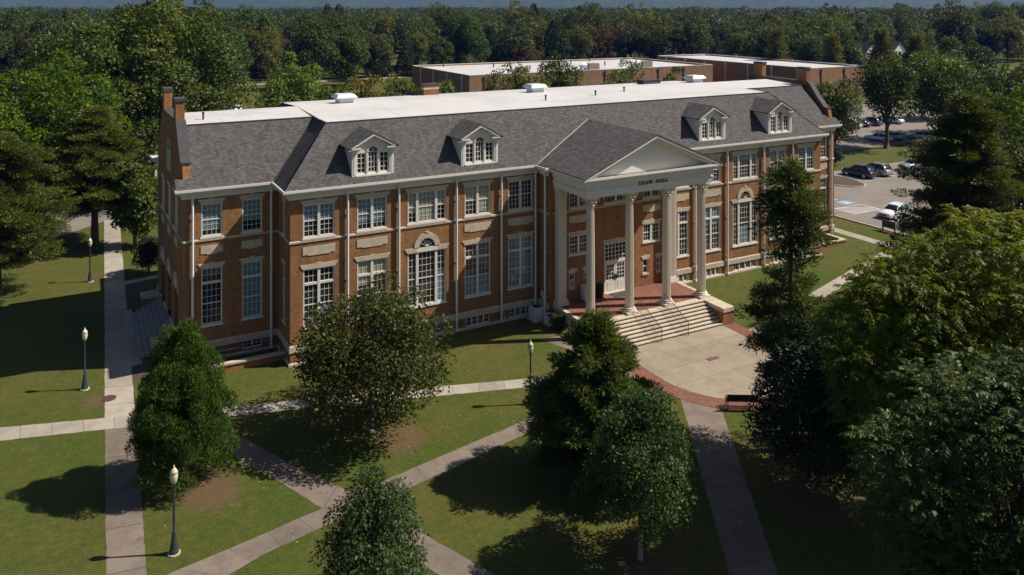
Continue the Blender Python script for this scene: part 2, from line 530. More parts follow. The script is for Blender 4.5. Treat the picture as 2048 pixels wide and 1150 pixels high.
def window(parent, fr, u0, u1, z0, z1, mull=(), transom=None, cols=(3, 3), rows=6, trows=2, blinds=(), sill='white', lintel=True, rail=True, fw=.085, lin_h=.30, name='window', mw=.09, deep=.16):
    """frame + muntins (the window's own mesh); panes, blinds, sill and lintel are its children"""
    w = MB()
    n0, n1 = -deep + .03, -.035
    fr.box(w, u0, u0 + fw, n0, n1, z0, z1)
    fr.box(w, u1 - fw, u1, n0, n1, z0, z1)
    fr.box(w, u0 + fw, u1 - fw, n0, n1, z1 - fw, z1)
    fr.box(w, u0 + fw, u1 - fw, n0, n1, z0, z0 + fw)
    edges = [u0 + fw]
    for m in mull:
        fr.box(w, m - mw, m + mw, n0, n1 + .02, z0 + fw, z1 - fw)
        edges += [m - mw, m + mw]
    edges.append(u1 - fw)
    lights = list(zip(edges[::2], edges[1::2]))
    bands = [(z0 + fw, z1 - fw, rows)]
    if transom:
        bands = [(z0 + fw, transom - .09, rows), (transom + .07, z1 - fw, trows)]
        for a, b in lights:
            fr.box(w, a, b, n0, n1 + .01, transom - .09, transom + .07)
    t = .011
    for (a, b), nc in zip(lights, cols):
        for i in range(1, nc):
            u = a + (b - a) * i / nc
            fr.box(w, u - t, u + t, n0, n0 + .028, z0 + fw, z1 - fw)
        for bi, (c, d, nr) in enumerate(bands):
            for i in range(1, nr):
                z = c + (d - c) * i / nr
                h = .032 if (rail and bi == 0 and i == nr // 2) else t
                fr.box(w, a, b, n0, n0 + (.05 if h > .02 else .024), z - h, z + h)
    wo = w.build(name, 'white', parent)
    g = MB()
    fr.box(g, u0 + .01, u1 - .01, -deep + .005, -deep + .02, z0 + .01, z1 - .01)
    g.build('pane', 'glass', wo)
    for (li, f0, f1, kind) in blinds:
        a, b = lights[li]
        bm_ = MB()
        fr.box(bm_, a, b, -deep + .024, -deep + .034, z0 + fw + (z1 - z0 - 2 * fw) * f0, z0 + fw + (z1 - z0 - 2 * fw) * f1)
        bm_.build('blind', kind, wo)
    if sill:
        sm = MB()
        fr.box(sm, u0 - .07, u1 + .05, -.10, .075, z0 - .12, z0 - .003)
        sm.build('sill', sill, wo)
    if lintel:
        lm = MB(); c = (u0 + u1) / 2
        fr.poly(lm, [(u0 - .03, z1 + .004), (u1 + .03, z1 + .004), (u1 + .22, z1 + lin_h), (c + .2, z1 + lin_h), (c + .16, z1 + lin_h + .07), (c - .16, z1 + lin_h + .07), (c - .2, z1 + lin_h), (u0 - .22, z1 + lin_h)], -.1, .045)
        lm.build('lintel', 'stone', wo)
    return wo

# ------------------------------------------------------------------ THE HALL
hall = empty('brick_hall', (0, 0, 0))
tag(hall, 'long red brick college hall with white columned portico, four dormers and flat white roof', 'building')
EZ = 11.6
brick = MB()
X1, W, D = 49.7, 6.1, 3.5
mx = lambda x: X1 - x
F0 = Fr((0, 0), (1, 0))
FW = Fr((0, D), (1, 0))
FC = Fr((0, -1.6), (1, 0))
PX0, PX1 = 18.75, 30.95
bays = dict(A=(.85, 2.95), B=(4.51, 6.63), C=(8.16, 11.08), D=(12.56, 14.65), E=(16.15, 18.25))
def mir(b): return (mx(b[1]), mx(b[0]))
UP = (8.35, 10.53); LO = (2.5, 6.28)
def wallfront(xa, xb, bb):
    holes = []
    for k, (a, b) in bb.items():
        holes += [(a, b, *UP), (a, b, *LO), (a + .08, b - .08, .3, .97)]
    wall(brick, F0, xa, xb, G - .3, 11.3, holes)
wallfront(0, PX0, bays)
wallfront(PX1, X1, {k: mir(b) for k, b in bays.items()})
wingw = ((-5.0, -3.67), (-2.4, -1.08))
for side in (0, 1):
    ws = [mir(b) for b in wingw] if side else wingw
    holes = []
    for a, b in ws:
        holes += [(a, b, 8.35, 10.53), (a, b, 2.5, 6.28)]
    a, b = ws[1] if not side else ws[1]
    holes.append((a, b, .42, .97))
    wall(brick, FW, X1 if side else -W, X1 + W if side else 0, G - .3, 11.3, holes)
    # returns
    x = X1 if side else 0
    fr = Fr((X1, 0), (0, 1)) if side else Fr((0, D), (0, -1))
    h = [(1.35, 2.15, 8.35, 10.53), (1.35, 2.15, 2.5, 6.28)]
    wall(brick, fr, 0, D, G - .3, 11.3, h)
    for (c, d, kw) in ((8.35, 10.53, {}), (2.5, 6.28, dict(transom=5.28))):
        window(hall, fr, 1.35, 2.15, c, d, cols=(2,), rows=6, sill='white', **kw)
for x, y0, y1, U in ((PX0, 0, -1.6, (0, -1)), (PX1, -1.6, 0, (0, 1))):
    wall(brick, Fr((x, y0), U), 0, 1.6, G - .3, 11.3, [])
cent_up = [(20.52, 22.22), (23.75, 25.95), (27.48, 29.18)]
cent_mid = [(20.52, 22.22, 4.82, 6.23), (27.48, 29.18, 4.82, 6.23)]
slits = [(20.52, 21.04, 2.3, 3.43), (21.85, 22.22, 2.3, 3.43), (27.48, 28.0, 2.3, 3.43), (28.85, 29.18, 2.3, 3.43)]
door = (23.75, 25.95, 1.36, 5.2)
wall(brick, FC, PX0, PX1, G - .3, 11.3, [(a, b, *UP) for a, b in cent_up] + cent_mid + slits + [door])
# end walls (three arched doorways below, windows above, gable)
yc, HW = 10.25, 6.75
SK = .0296                                   # the left end wall is a touch out of square
def end_frame(side):
    if side: return Fr((X1 + W, yc), (0, 1))
    n_ = math.hypot(SK, 1)
    return Fr((-W - SK * HW, yc), (SK / n_, -1 / n_))
for side in (0, 1):
    fr = end_frame(side)
    holes = []
    for c in (-3.45, 0, 3.45):
        holes += [(c - .86, c + .86, 1.2, 4.15), (c - .82, c + .82, 8.35, 10.53)]
    wall(brick, fr, -HW, HW, G - .3, 11.6, holes, .35)
    gp = [(-6.7, 11.6), (6.7, 11.6), (6.35, 13.15), (6.0, 13.25), (5.05, 14.25), (4.0, 15.55), (-4.0, 15.55), (-5.05, 14.25), (-6.0, 13.25), (-6.35, 13.15)]
    fr.poly(brick, [(-a if not side else a, z) for a, z in gp], -.45, -.001)
    for c in (-3.45, 0, 3.45):
        dm = MB()
        fr.box(dm, c - .86, c + .86, -.33, -.28, 1.2, 3.6); fr.box(dm, c - .02, c + .02, -.279, -.25, 1.21, 3.59)
        dm.build('end_door', 'door_wood', hall)
    for c in (-3.45, 0, 3.45):
        wm = MB()
        fr.box(wm, c - .86, c + .86, -.3, -.2, 3.6, 3.75)
        for u in (-.4, 0, .4):
            fr.box(wm, c + u - .03, c + u + .03, -.3, -.22, 3.75, 4.15)
        for t in range(1, 6):
            a = pi * t / 6
            wm.tube([fr.p(c, .03, 4.15), fr.p(c + .78 * cos(a), .03, 4.15 + .78 * sin(a))], .025, 4)
        fan = wm.build('arched_window', 'white', hall)
        gm = MB()
        fr.box(gm, c - .86, c + .86, -.33, -.31, 3.6, 4.15)
        fr.poly(gm, [(c + .82 * cos(pi * t / 12), 4.15 + .82 * sin(pi * t / 12)) for t in range(13)], .004, .014)
        gm.build('pane', 'glass', fan)
        am = MB(); R0, R1 = .82, 1.2
        for t in range(12):
            a, b = pi * t / 12, pi * (t + 1) / 12
            fr.poly(am, [(c + R0 * cos(a), 4.15 + R0 * sin(a)), (c + R1 * cos(a), 4.15 + R1 * sin(a)), (c + R1 * cos(b), 4.15 + R1 * sin(b)), (c + R0 * cos(b), 4.15 + R0 * sin(b))], .003, .07)
        am.build('arch_surround', 'stone', fan)
        window(hall, fr, c - .82, c + .82, 8.35, 10.53, mull=(c,), cols=(4, 4), rows=6, deep=.35)
        pm = MB(); fr.box(pm, c - .82, c + .82, .002, .04, 7.15, 7.75); pm.build('stone_panel', 'stone', hall)
    # gable window with arched head, proud of the brick
    wm = MB()
    fr.box(wm, -.8, -.68, .004, .07, 11.75, 13.2); fr.box(wm, .68, .8, .004, .07, 11.75, 13.2); fr.box(wm, -.05, .05, .004, .07, 11.85, 13.2)
    fr.box(wm, -.68, .68, .004, .065, 11.75, 11.85); fr.box(wm, -.68, .68, .004, .065, 13.1, 13.2)
    for z in (12.2, 12.55, 12.9): fr.box(wm, -.68, .68, .004, .05, z - .02, z + .02)
    gw = wm.build('gable_window', 'white', hall)
    gm = MB(); fr.box(gm, -.68, .68, .003, .02, 11.85, 13.2)
    fr.poly(gm, [(.6 * cos(pi * t / 10), 13.2 + .6 * sin(pi * t / 10)) for t in range(11)], .003, .03)
    gm.build('pane', 'glass', gw)
    am = MB()
    for t in range(10):
        a, b = pi * t / 10, pi * (t + 1) / 10
        fr.poly(am, [(.6 * cos(a), 13.2 + .6 * sin(a)), (.85 * cos(a), 13.2 + .85 * sin(a)), (.85 * cos(b), 13.2 + .85 * sin(b)), (.6 * cos(b), 13.2 + .6 * sin(b))], .004, .08)
    am.build('arch_surround', 'stone', gw)
# rear walls
wall(brick, Fr((X1, 20.3), (-1, 0)), 0, X1, G - .3, 11.4, [])
wall(brick, Fr((X1 + W, 17.0), (-1, 0)), 0, W, G - .3, 11.4, [])
wall(brick, Fr((0, 17.0), (-1, 0)), 0, W + SK * 13.5, G - .3, 11.4, [])
wall(brick, Fr((0, 20.3), (0, -1)), 0, 3.3, G - .3, 11.4, [])
wall(brick, Fr((X1, 17.0), (0, 1)), 0, 3.3, G - .3, 11.4, [])
brick.build('brick_wall', 'brick', hall)

# stone dressings: water table, string course, panels
st = MB()
wt = [(0, .97), (.07, .97), (.07, 1.36), (.0, 1.42)]
sc_ = [(0, 8.07), (.06, 8.07), (.07, 8.18), (0, 8.22)]
pathL = [(-W, D), (0, D), (0, 0), (PX0, 0), (PX0, -1.6)]
pathR = [(PX1, -1.6), (PX1, 0), (X1, 0), (X1, D), (X1 + W, D)]
for pth in (pathL, pathR):
    st.sweep(pth, [(n + .001, z) for n, z in wt])
    st.sweep(pth, [(n + .001, z) for n, z in sc_])
    st.sweep(pth, [(.001, G), (.12, G), (.12, .26), (.001, .30)])
st.sweep([(PX0 + .3, -1.6), (PX1 - .3, -1.6)], [(n + .001, z) for n, z in sc_])
for side in (0, 1):
    fr = end_frame(side)
    fr.box(st, -HW, HW, .001, .08, 8.07, 8.2)
    for a, b in ((-HW, -4.33), (-2.57, -.88), (.88, 2.57), (4.33, HW)):
        fr.box(st, a, b, .001, .08, .97, 1.4)
st.build('stone_band', 'stone', hall)
def panel(fr, a, b):
    c = (a + b) / 2
    mb = MB()
    fr.poly(mb, [(a - .03, 7.24), (a + .3, 7.24), (a + .33, 7.17), (b - .33, 7.17), (b - .3, 7.24), (b + .03, 7.24), (b + .03, 7.75), (a - .03, 7.75)], .002, .04)
    mb.build('stone_panel', 'stone', hall)

rb = random.Random(5)
B_, BC = 'blind', 'blind_cream'
up_blinds = {('A', 0): [(0, .52, 1, B_), (1, .52, 1, B_)], ('B', 0): [(0, .22, 1, B_), (1, .22, 1, B_)], ('C', 0): [(0, .30, 1, BC), (1, .02, 1, BC), (2, .52, 1, BC)],
             ('D', 0): [(0, .52, 1, BC), (1, .05, 1, BC)], ('E', 0): [], ('A', 1): [(0, .55, 1, B_), (1, .55, 1, B_)], ('B', 1): [(0, .6, 1, B_), (1, .6, 1, B_)],
             ('C', 1): [(0, .72, 1, B_), (1, .72, 1, B_), (2, .72, 1, B_)], ('D', 1): [(0, .3, 1, BC), (1, .55, 1, BC)], ('E', 1): [(0, .45, 1, BC)]}
lo_blinds = {('E', 0): [(0, 0, 1, B_), (1, 0, 1, B_)], ('D', 0): [(0, 0, .38, B_), (1, 0, .38, B_)], ('C', 0): [(2, 0, .6, B_)], ('A', 0): [(1, .0, .3, B_)], ('B', 0): [(0, .55, 1, BC), (1, .7, 1, BC)], ('C', 1): [(1, .0, .42, B_)], ('D', 1): [(0, .6, 1, B_), (1, .6, 1, B_)], ('A', 1): [(0, .0, .5, B_)]}
for side in (0, 1):
    for k, b in bays.items():
        a, b = mir(b) if side else b
        w = b - a
        if k == 'C':
            mu = (a + .70, b - .76) if not side else (a + .76, b - .70)
            cols = (2, 4, 2)
            mu = (a + .72, b - .76)
        else:
            mu, cols = ((a + b) / 2,), (3, 3)
        window(hall, F0, a, b, *UP, mull=mu, cols=cols, rows=6, blinds=up_blinds.get((k, side), []))
        wo = window(hall, F0, a, b, *LO, mull=mu, transom=None if k == 'C' else 5.3, cols=cols, rows=8 if k == 'C' else 6, blinds=lo_blinds.get((k, side), []), lintel=(k != 'C'), rail=True)
        window(hall, F0, a + .08, b - .08, .3, .97, mull=[a + .08 + (w - .16) * t for t in (.25, .5, .75)], cols=(2, 2, 2, 2), rows=2, sill=None, lintel=False, fw=.06, mw=.05, rail=False)
        if k != 'C':
            panel(F0, a, b)
        else:
            c = (mu[0] + mu[1]) / 2; zs = 6.62; R0, R1 = .60, .98
            fm = MB()
            F0.box(fm, mu[0] - .09, mu[1] + .09, .002, .05, 6.28, zs - .06)
            for t in range(1, 6):
                an = pi * t / 6
                fm.tube([F0.p(c + .14 * cos(an), .03, zs + .14 * sin(an)), F0.p(c + .58 * cos(an), .022, zs + .58 * sin(an))], .010, 4)
            for t in range(10):
                aa, bb = pi * t / 10, pi * (t + 1) / 10
                F0.poly(fm, [(c + .575 * cos(aa), zs + .575 * sin(aa)), (c + .60 * cos(aa), zs + .60 * sin(aa)), (c + .60 * cos(bb), zs + .60 * sin(bb)), (c + .575 * cos(bb), zs + .575 * sin(bb))], .004, .03)
            F0.poly(fm, [(c + .14 * cos(pi * t / 8), zs + .14 * sin(pi * t / 8)) for t in range(9)], .005, .045)
            fo = fm.build('fanlight', 'white', hall)
            gm = MB(); F0.poly(gm, [(c + .59 * cos(pi * t / 16), zs + .59 * sin(pi * t / 16)) for t in range(17)], .003, .014)
            gm.build('pane', 'glass', fo)
            am = MB()
            for t in range(16):
                aa, bb = pi * t / 16, pi * (t + 1) / 16
                F0.poly(am, [(c + R0 * cos(aa), zs + R0 * sin(aa)), (c + R1 * cos(aa), zs + R1 * sin(aa)), (c + R1 * cos(bb), zs + R1 * sin(bb)), (c + R0 * cos(bb), zs + R0 * sin(bb))], .002, .075)
            F0.poly(am, [(c - .10, zs + R1 - .02), (c + .10, zs + R1 - .02), (c + .14, zs + R1 + .08), (c - .14, zs + R1 + .08)], .002, .10)
            F0.poly(am, [(a - .03, 6.284), (mu[0] - .10, 6.284), (mu[0] - .10, 6.615), (c - R1 - .001, 6.615), (a - .24, 6.60)], -.1, .055)
            F0.poly(am, [(b + .03, 6.284), (mu[1] + .10, 6.284), (mu[1] + .10, 6.615), (c + R1 + .001, 6.615), (b + .24, 6.60)], -.1, .055)
            am.build('arch_surround', 'stone', fo)
    ws = [mir(b) for b in wingw] if side else wingw
    for i, (a, b) in enumerate(ws):
        window(hall, FW, a, b, 8.35, 10.53, cols=(4,), rows=6, blinds=[[(0, .16, 1, B_)], [(0, .32, 1, B_)]][i] if not side else [])
        window(hall, FW, a, b, 2.5, 6.28, transom=5.28, cols=(4,), rows=6, blinds=[(0, 0, 1, B_)] if (i == 1 and not side) else [])
        panel(FW, a, b)
    a, b = ws[1]
    window(hall, FW, a, b, .42, .97, mull=((a + b) / 2,), cols=(2, 2), rows=2, sill=None, lintel=False, fw=.06, mw=.05, rail=False)
for a, b in cent_up:
    window(hall, FC, a, b, *UP, mull=((a + b) / 2,), cols=(3, 3), rows=6, sill='white', blinds=[(0, .5, 1, BC)] if a < 21 else [(1, .35, 1, B_)] if a > 27 else [])
for a, b, c, d in cent_mid:
    window(hall, FC, a, b, c, d, mull=((a + b) / 2,), cols=(3, 3), rows=4)
    panel(FC, a, b)
for i, (a, b, c, d) in enumerate(slits):
    window(hall, FC, a, b, c, d, cols=(1,), rows=2, fw=.06, sill='stone', lin_h=.28, blinds=[(0, 0, .5, BC)] if i == 0 else [])
# entrance
a, b, c, d = door
dz = 3.72
dfm = MB()
FC.box(dfm, a, a + .1, -.15, -.03, c, d); FC.box(dfm, b - .1, b, -.15, -.03, c, d)
FC.box(dfm, a + .1, b - .1, -.15, -.03, d - .1, d); FC.box(dfm, a + .1, b - .1, -.15, -.02, dz - .1, dz + .12)
for i in range(1, 6):
    u = a + .1 + (b - a - .2) * i / 6
    FC.box(dfm, u - .022, u + .022, -.14, -.06, dz + .12, d - .1)
for i in range(1, 4):
    z = dz + .12 + (d - .1 - dz - .12) * i / 4
    FC.box(dfm, a + .1, b - .1, -.14, -.065, z - .02, z + .02)
dfo = dfm.build('door_surround', 'white', hall)
gm = MB(); FC.box(gm, a + .1, b - .1, -.155, -.142, dz + .12, d - .1); gm.build('pane', 'glass', dfo)
lm = MB(); cc = (a + b) / 2
FC.poly(lm, [(a - .03, d + .004), (b + .03, d + .004), (b + .22, d + .3), (cc + .2, d + .3), (cc + .16, d + .37), (cc - .16, d + .37), (cc - .2, d + .3), (a - .22, d + .3)], -.1, .045)
lm.build('lintel', 'stone', dfo)
for s in (0, 1):
    u0 = a + .11 + s * ((b - a) / 2 - .10); u1 = u0 + (b - a) / 2 - .13
    dm = MB()
    FC.box(dm, u0, u0 + .13, -.13, -.07, c + .03, dz - .1); FC.box(dm, u1 - .13, u1, -.13, -.07, c + .03, dz - .1)
    FC.box(dm, u0 + .13, u1 - .13, -.13, -.07, c + .03, c + .95); FC.box(dm, u0 + .13, u1 - .13, -.13, -.07, dz - .25, dz - .1)
    FC.box(dm, u0 + .2, u1 - .2, -.07, -.055, c + .15, c + .8)
    for i in range(1, 3): FC.box(dm, u0 + .13 + (u1 - u0 - .26) * i / 3 - .018, u0 + .13 + (u1 - u0 - .26) * i / 3 + .018, -.12, -.08, c + .95, dz - .25)
    for i in range(1, 4): FC.box(dm, u0 + .13, u1 - .13, -.12, -.085, c + .95 + (dz - .25 - c - .95) * i / 4 - .016, c + .95 + (dz - .25 - c - .95) * i / 4 + .016)
    do = dm.build('door', 'white', hall)
    gm = MB(); FC.box(gm, u0 + .12, u1 - .12, -.14, -.122, c + .94, dz - .24); gm.build('pane', 'glass', do)
    hm = MB(); uh = u1 - .07 if s == 0 else u0 + .07
    FC.box(hm, uh - .035, uh + .035, -.069, -.02, c + .95, c + 1.35); hm.build('handle', 'iron', do)
tm = MB(); FC.box(tm, a - .1, b + .1, -.15, .22, 1.33, 1.385); tm.build('threshold', 'stone', hall)

# eaves: frieze, soffit and gutter
prof = [(.001, 10.95), (.09, 10.95), (.09, 11.18), (.2, 11.24), (.2, 11.31), (.44, 11.36), (.44, 11.44), (.56, 11.50), (.56, 11.66), (.48, 11.66), (.46, 11.54), (.001, 11.54)]
cm = MB()
cm.sweep([(-W, D + 1.1), (-W, D), (0, D), (0, 0), (PX0, 0), (PX0, -1.45), (19.1, -1.45)], prof)
cm.sweep([(30.6, -1.45), (PX1, -1.45), (PX1, 0), (X1, 0), (X1, D), (X1 + W, D), (X1 + W, D + 1.1)], prof)
cm.sweep([(19.1, -1.44), (19.1, -6.1), (30.6, -6.1), (30.6, -1.44)], [(n, z - .012) for n, z in prof])
cm.sweep([(X1 + W, 16.2), (X1 + W, 17.0), (X1, 17.0), (X1, 20.3), (0, 20.3), (0, 17.0), (-W - SK * 13.5, 17.0), (-W - SK * 13.5, 16.2)], [(n + .002, z) for n, z in prof])
cm.build('eaves_cornice', 'white', hall)
def spout(fr, u, zb=.2):
    mb = MB()
    mb.tube([fr.p(u, .42, 11.40), fr.p(u, .30, 11.15), fr.p(u, .15, 10.92), fr.p(u, .15, zb + .15), fr.p(u, .25, zb)], .082, 8)
    for z in (9.6, 5.2, 1.8):
        fr.box(mb, u - .08, u + .08, .003, .09, z, z + .04)
    fr.box(mb, u - .12, u + .12, .10, .34, 11.16, 11.36)
    mb.build('downspout', 'spout', hall)
for u in (3.81, 7.46, 11.85, 15.5, 18.42):
    spout(F0, u); spout(F0, mx(u))
for u in (-5.55, -.5):
    spout(FW, u); spout(FW, mx(u))
spout(Fr((PX0, 0), (0, -1)), 1.25); spout(Fr((PX1, -1.6), (0, 1)), .35)

# roofs
sh = MB()
RY, RZ, e = 3.3, 15.35, .45
K = RY + e
sh.face([(-e, -e, EZ), (X1 + e, -e, EZ), (X1 - RY, RY, RZ), (RY, RY, RZ)])
sh.face([(-e, -e, EZ), (RY, RY, RZ), (RY, RY + D, RZ), (-e, D - e, EZ)])
sh.face([(X1 + e, -e, EZ), (X1 + e, D - e, EZ), (X1 - RY, RY + D, RZ), (X1 - RY, RY, RZ)])
sh.face([(-W - .5, D - e, EZ), (-e, D - e, EZ), (RY, RY + D, RZ), (-W + .3, RY + D, RZ), (-W + .3, D - e + .65, EZ + .65), (-W - .5, D - e + .65, EZ + .65)])
sh.face([(X1 + W + .5, D - e, EZ), (X1 + W + .5, D - e + .65, EZ + .65), (X1 + W - .3, D - e + .65, EZ + .65), (X1 + W - .3, RY + D, RZ), (X1 - RY, RY + D, RZ), (X1 + e, D - e, EZ)])
sh.face([(-W - .5, D - e + .65, EZ + .65), (-W + .3, D - e + .65, EZ + .65), (-W + .3, D + .9, EZ + .65), (-W - .5, D + .9, EZ + .65)])
sh.face([(X1 + W + .5, D - e + .65, EZ + .65), (X1 + W + .5, D + .9, EZ + .65), (X1 + W - .3, D + .9, EZ + .65), (X1 + W - .3, D - e + .65, EZ + .65)])
sh.face([(-.4, 20.75, EZ), (3.3, 17.2, RZ), (X1 - 3.3, 17.2, RZ), (X1 + .4, 20.75, EZ)])
for f in ((lambda x: x), (lambda x: mx(x))):
    sh.face([(f(-W - .3), 17.45, EZ), (f(-W - .3), 13.3, RZ), (f(3.3), 13.3, RZ), (f(-.4), 17.45, EZ)])
    sh.face([(f(-.4), 17.45, EZ), (f(3.3), 13.3, RZ), (f(3.3), 17.2, RZ), (f(-.4), 20.75, EZ)])
roof = sh.build('shingle_roof', 'shingle', hall, recalc=False)
fl = MB()
zr = 15.62
def q(*p): fl.face(p)
q((3.3, RY, RZ + .02), (X1 - 3.3, RY, RZ + .02), (X1 - 3.3, 12, zr), (3.3, 12, zr))
q((3.3, 12, zr), (X1 - 3.3, 12, zr), (X1 - 3.3, 17.2, RZ + .03), (3.3, 17.2, RZ + .03))
for s in (0, 1):
    f = (lambda x: mx(x)) if s else (lambda x: x)
    q((f(-W + .3), RY + D, RZ + .02), (f(3.3), RY + D, RZ + .02), (f(3.3), 12, zr), (f(-W + .3), 12, zr))
    q((f(-W + .3), 12, zr), (f(3.3), 12, zr), (f(3.3), 13.3, RZ + .04), (f(-W + .3), 13.3, RZ + .04))
fl.build('flat_roof', 'roof_white', hall)
ed = MB()
for pth in ([(-W + .3, RY + D), (RY, RY + D), (RY, RY), (X1 - RY, RY), (X1 - RY, RY + D), (X1 + W - .3, RY + D)], [(X1 - 3.3, 13.3), (X1 - 3.3, 17.2), (3.3, 17.2), (3.3, 13.3), (-W + .3, 13.3)]):
    ed.sweep(pth, [(-.05, RZ - .02), (.05, RZ - .05), (.06, RZ + .06), (-.05, RZ + .07)])
ed.build('roof_edge', 'metal_dark', hall)
# hip and valley strips
for a, b in (((-e, -e, EZ), (RY, RY, RZ)), ((-e, D - e, EZ), (RY, RY + D, RZ)), ((X1 + e, -e, EZ), (X1 - RY, RY, RZ))):
    hp = MB(); hp.tube([a, b], .05, 5); hp.build('hip_ridge', 'shingle', hall)
# gable parapets with coping and chimneys
for s in (0, 1):
    f = (lambda x: mx(x)) if s else (lambda x: x)
    pm = MB(); cp = MB(); xa, xb = -W - .02, -W + .47
    Y = lambda y: 3.5 + (y - 3.5) * .8036
    S = lambda y: 0 if s else -SK * (y - 3.5)
    pr = [(4.02, 12.1), (4.02, 13.2), (4.45, 13.25), (5.6, 14.25), (6.9, 15.6), (7.2, 15.7), (16.6, 15.8), (16.9, 15.7), (18.2, 14.35), (19.4, 13.35), (19.78, 13.3), (19.78, 12.1)]
    pr = [(Y(y), z) for y, z in pr]
    pm.prism([(f(xa + S(y)), y, z) for y, z in pr], [(f(xb + S(y)), y, z) for y, z in pr])
    pm.build('gable_parapet', 'brick', hall)
    top = pr[1:-1]; top = [(pr[1][0] - .07, 13.2)] + top[1:-1] + [(pr[-2][0] + .07, 13.3)]
    for (y0, z0), (y1, z1) in zip(top, top[1:]):
        A = [(y0, z0 + .005), (y1, z1 + .005), (y1, z1 + .1), (y0, z0 + .1)]
        cp.prism([(f(xa - .07 + S(y)), y, z) for y, z in A], [(f(xb + .09 + S(y)), y, z) for y, z in A])
    cp.build('parapet_coping', 'metal_dark', hall)
    cp = MB(); cp.box(min(f(xa - .04), f(xb + .04)), max(f(xa - .04), f(xb + .04)), 3.88, 4.2, 12.0, 12.1); cp.build('parapet_flashing', 'metal_dark', hall)
    for y0 in (Y(7.3), Y(15.0)):
        o_ = S(y0 + .6); zt_ = 17.05 if y0 < 9 else 17.25
        ch = MB(); ch.box(min(f(xa - .02 + o_), f(xb + .06 + o_)), max(f(xa - .02 + o_), f(xb + .06 + o_)), y0, y0 + 1.25, 15.3, zt_)
        co = ch.build('chimney', 'brick', hall)
        cc_ = MB(); cc_.box(min(f(xa - .08 + o_), f(xb + .12 + o_)), max(f(xa - .08 + o_), f(xb + .12 + o_)), y0 - .07, y0 + 1.32, zt_, zt_ + .2)
        cc_.build('chimney_cap', 'metal_dark', co)
ch = MB(); ch.box(16.0, 17.5, 16.2, 16.9, 15.3, 16.35)
co = ch.build('chimney', 'brick', hall)
c2 = MB(); c2.box(15.98, 17.52, 16.18, 16.92, 15.95, 16.12); c2.build('chimney_band', 'stone', co)
c3 = MB(); c3.box(15.93, 17.57, 16.13, 16.97, 16.35, 16.48); c3.build('chimney_cap', 'metal_dark', co)

